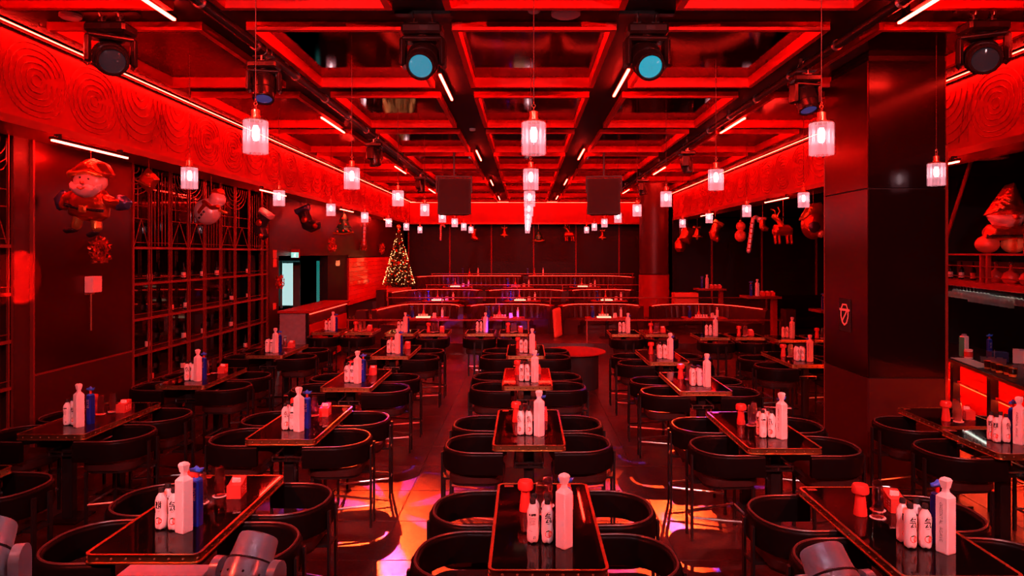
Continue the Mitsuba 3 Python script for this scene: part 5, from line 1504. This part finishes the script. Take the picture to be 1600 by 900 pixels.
part(k, 'box', rbox(-0.12, 0.12, -0.09, 0.09, 0, 0.15, 0.006), 'm_foilblue', False, M=at(0.62, -0.12))
part(k, 'pick', rod((0, -0.11, 0.0), (0.0, -0.11, 0.2), 0.004, 6), 'm_silver', M=at(0.5, -0.2))
k = thing('clipboard', 'pink clipboard leaning at the rear of the bar counter', 'clipboard')
part(k, 'board', rbox(-0.13, 0.13, 0, 0.012, 0, 0.22, 0.003), 'm_paper', False, M=at(0.88, -0.32, rz=-12))
part(k, 'clip', bx(-0.05, 0.05, -0.012, 0.0, 0.195, 0.22), 'm_silver', False, M=at(0.88, -0.32, rz=-12))
TUM1 = Proto()
TUM1.add('', trimesh.creation.revolve(np.array([(0.0, 0.0), (0.032, 0.0), (0.037, 0.095), (0.0345, 0.095), (0.03, 0.008), (0.0, 0.008)]), sections=14), 'm_thinglass', 40)
for i in range(7):
    put('tumbler', TUM1, at(0.35 + 0.1 * (i % 3), -0.3 - 0.12 * (i // 3) - 0.03 * (i % 3), 1.1005), f'clear empty tumbler on the bar counter, {ORD[i]} of seven from the clipboard', 'tumbler', 'clear tumblers on the bar counter')
JU = Proto()
JU.add('glass', trimesh.creation.revolve(np.array([(0.0, 0.0), (0.045, 0.0), (0.055, 0.15), (0.052, 0.15), (0.043, 0.008), (0.0, 0.008)]), sections=16), 'm_thinglass', 40)
JU.add('juice', lathe([(0, 0.009), (0.042, 0.009), (0.0495, 0.12), (0, 0.12)], 16), 'm_orangejuice', 40, label='orange drink')
for i, (x, y) in enumerate(((0.15, -0.95), (0.17, -1.12), (0.16, -1.28), (0.19, -1.44), (0.18, -1.6))):
    put('juice_glass', JU, at(x, y), f'glass of orange drink on the bar counter edge, {ORD[i]} from the square column', 'drink glass', 'orange drinks on the bar counter')
k = thing('drip_mat', 'flat green bar mat on the counter', 'mat')
part(k, 'sheet', rbox(0.05, 0.3, -0.85, 0.1, 1.1005, 1.108, 0.002), 'm_cyanwall', False, M=BM)
k = thing('aisle_lamp', 'round flat ceiling lamp over the bar', 'ceiling lamp')
part(k, 'disc', lathe([(0, -0.03), (0.22, -0.03), (0.24, 0), (0, 0)], 24), 'm_paper', 35, M=mv(7.2, 10.6, 4.25))
part(k, 'rim', lathe([(0.22, -0.034), (0.25, -0.034), (0.25, 0.0), (0.22, 0.0)], 24), 'm_trim', 35, M=mv(7.2, 10.6, 4.25))

# ================================================================== BEAMS FROM THE MOVING HEADS, WITH RED ONES ADDED OVER THE AISLES
VIOLET = (0.22, 0.07, 1.0)
spot('added_red_beam_left', [-2.93, 12.95, 4.38], [-1.2, 6.9, 0.0], 9, 1000, RED * [1, 3, 1.0], None, 8, 0.3)  # added beam that brightens the left aisle floor
spot('added_red_beam_right', [3.4, 14.05, 4.38], [1.12, 7.4, 0.1], 7, 1100, RED * [1, 3, 1.0], None, 8, 0.3)  # its counterpart, added for the bright patch in the right aisle
spot('beam_wall_left', [4.5, 6.75, 4.5], [-5.97, 8.08, 2.47], 1.7, 5200, RED, None, 2)
spot('beam_violet_left', [-2.9, 12.95, 4.36], [-1.6, 7.9, 0.4], 13, 95, VIOLET, GOBO, 5)
spot('beam_violet_right', [3.36, 14.05, 4.36], [1.55, 8.2, 0.4], 13, 95, VIOLET, GOBO, 5)
spot('beam_violet_back', [1.2, 6.95, 4.3], [-1.3, 20.8, 0.9], 9, 700, VIOLET, GOBO, 4)

k = thing('round_table', 'low broad round red topped table in the aisle before the platforms', 'table')
part(k, 'tabletop', lathe([(0, 0.7), (0.62, 0.7), (0.65, 0.715), (0.65, 0.735), (0.62, 0.75), (0, 0.75)], 40, (1.0, 14.1, 0)), 'm_redwall', 35)
part(k, 'drum', lathe([(0, 0), (0.5, 0), (0.5, 0.7), (0, 0.7)], 32, (1.0, 14.1, 0)), 'm_matte', 35)
cu = inflate(rrect(-0.2, 0.2, 0.0, 0.86, 0.06), 0.07, 0.03)
single('cushion', cu, 'm_balloon', 'tall red cushion standing between two booths behind the rail opening', 'cushion', smooth=40, M=T().translate([0.95, 19.95, 0.31]).rotate([0, 0, 1], 55).rotate([0, 1, 0], -7))
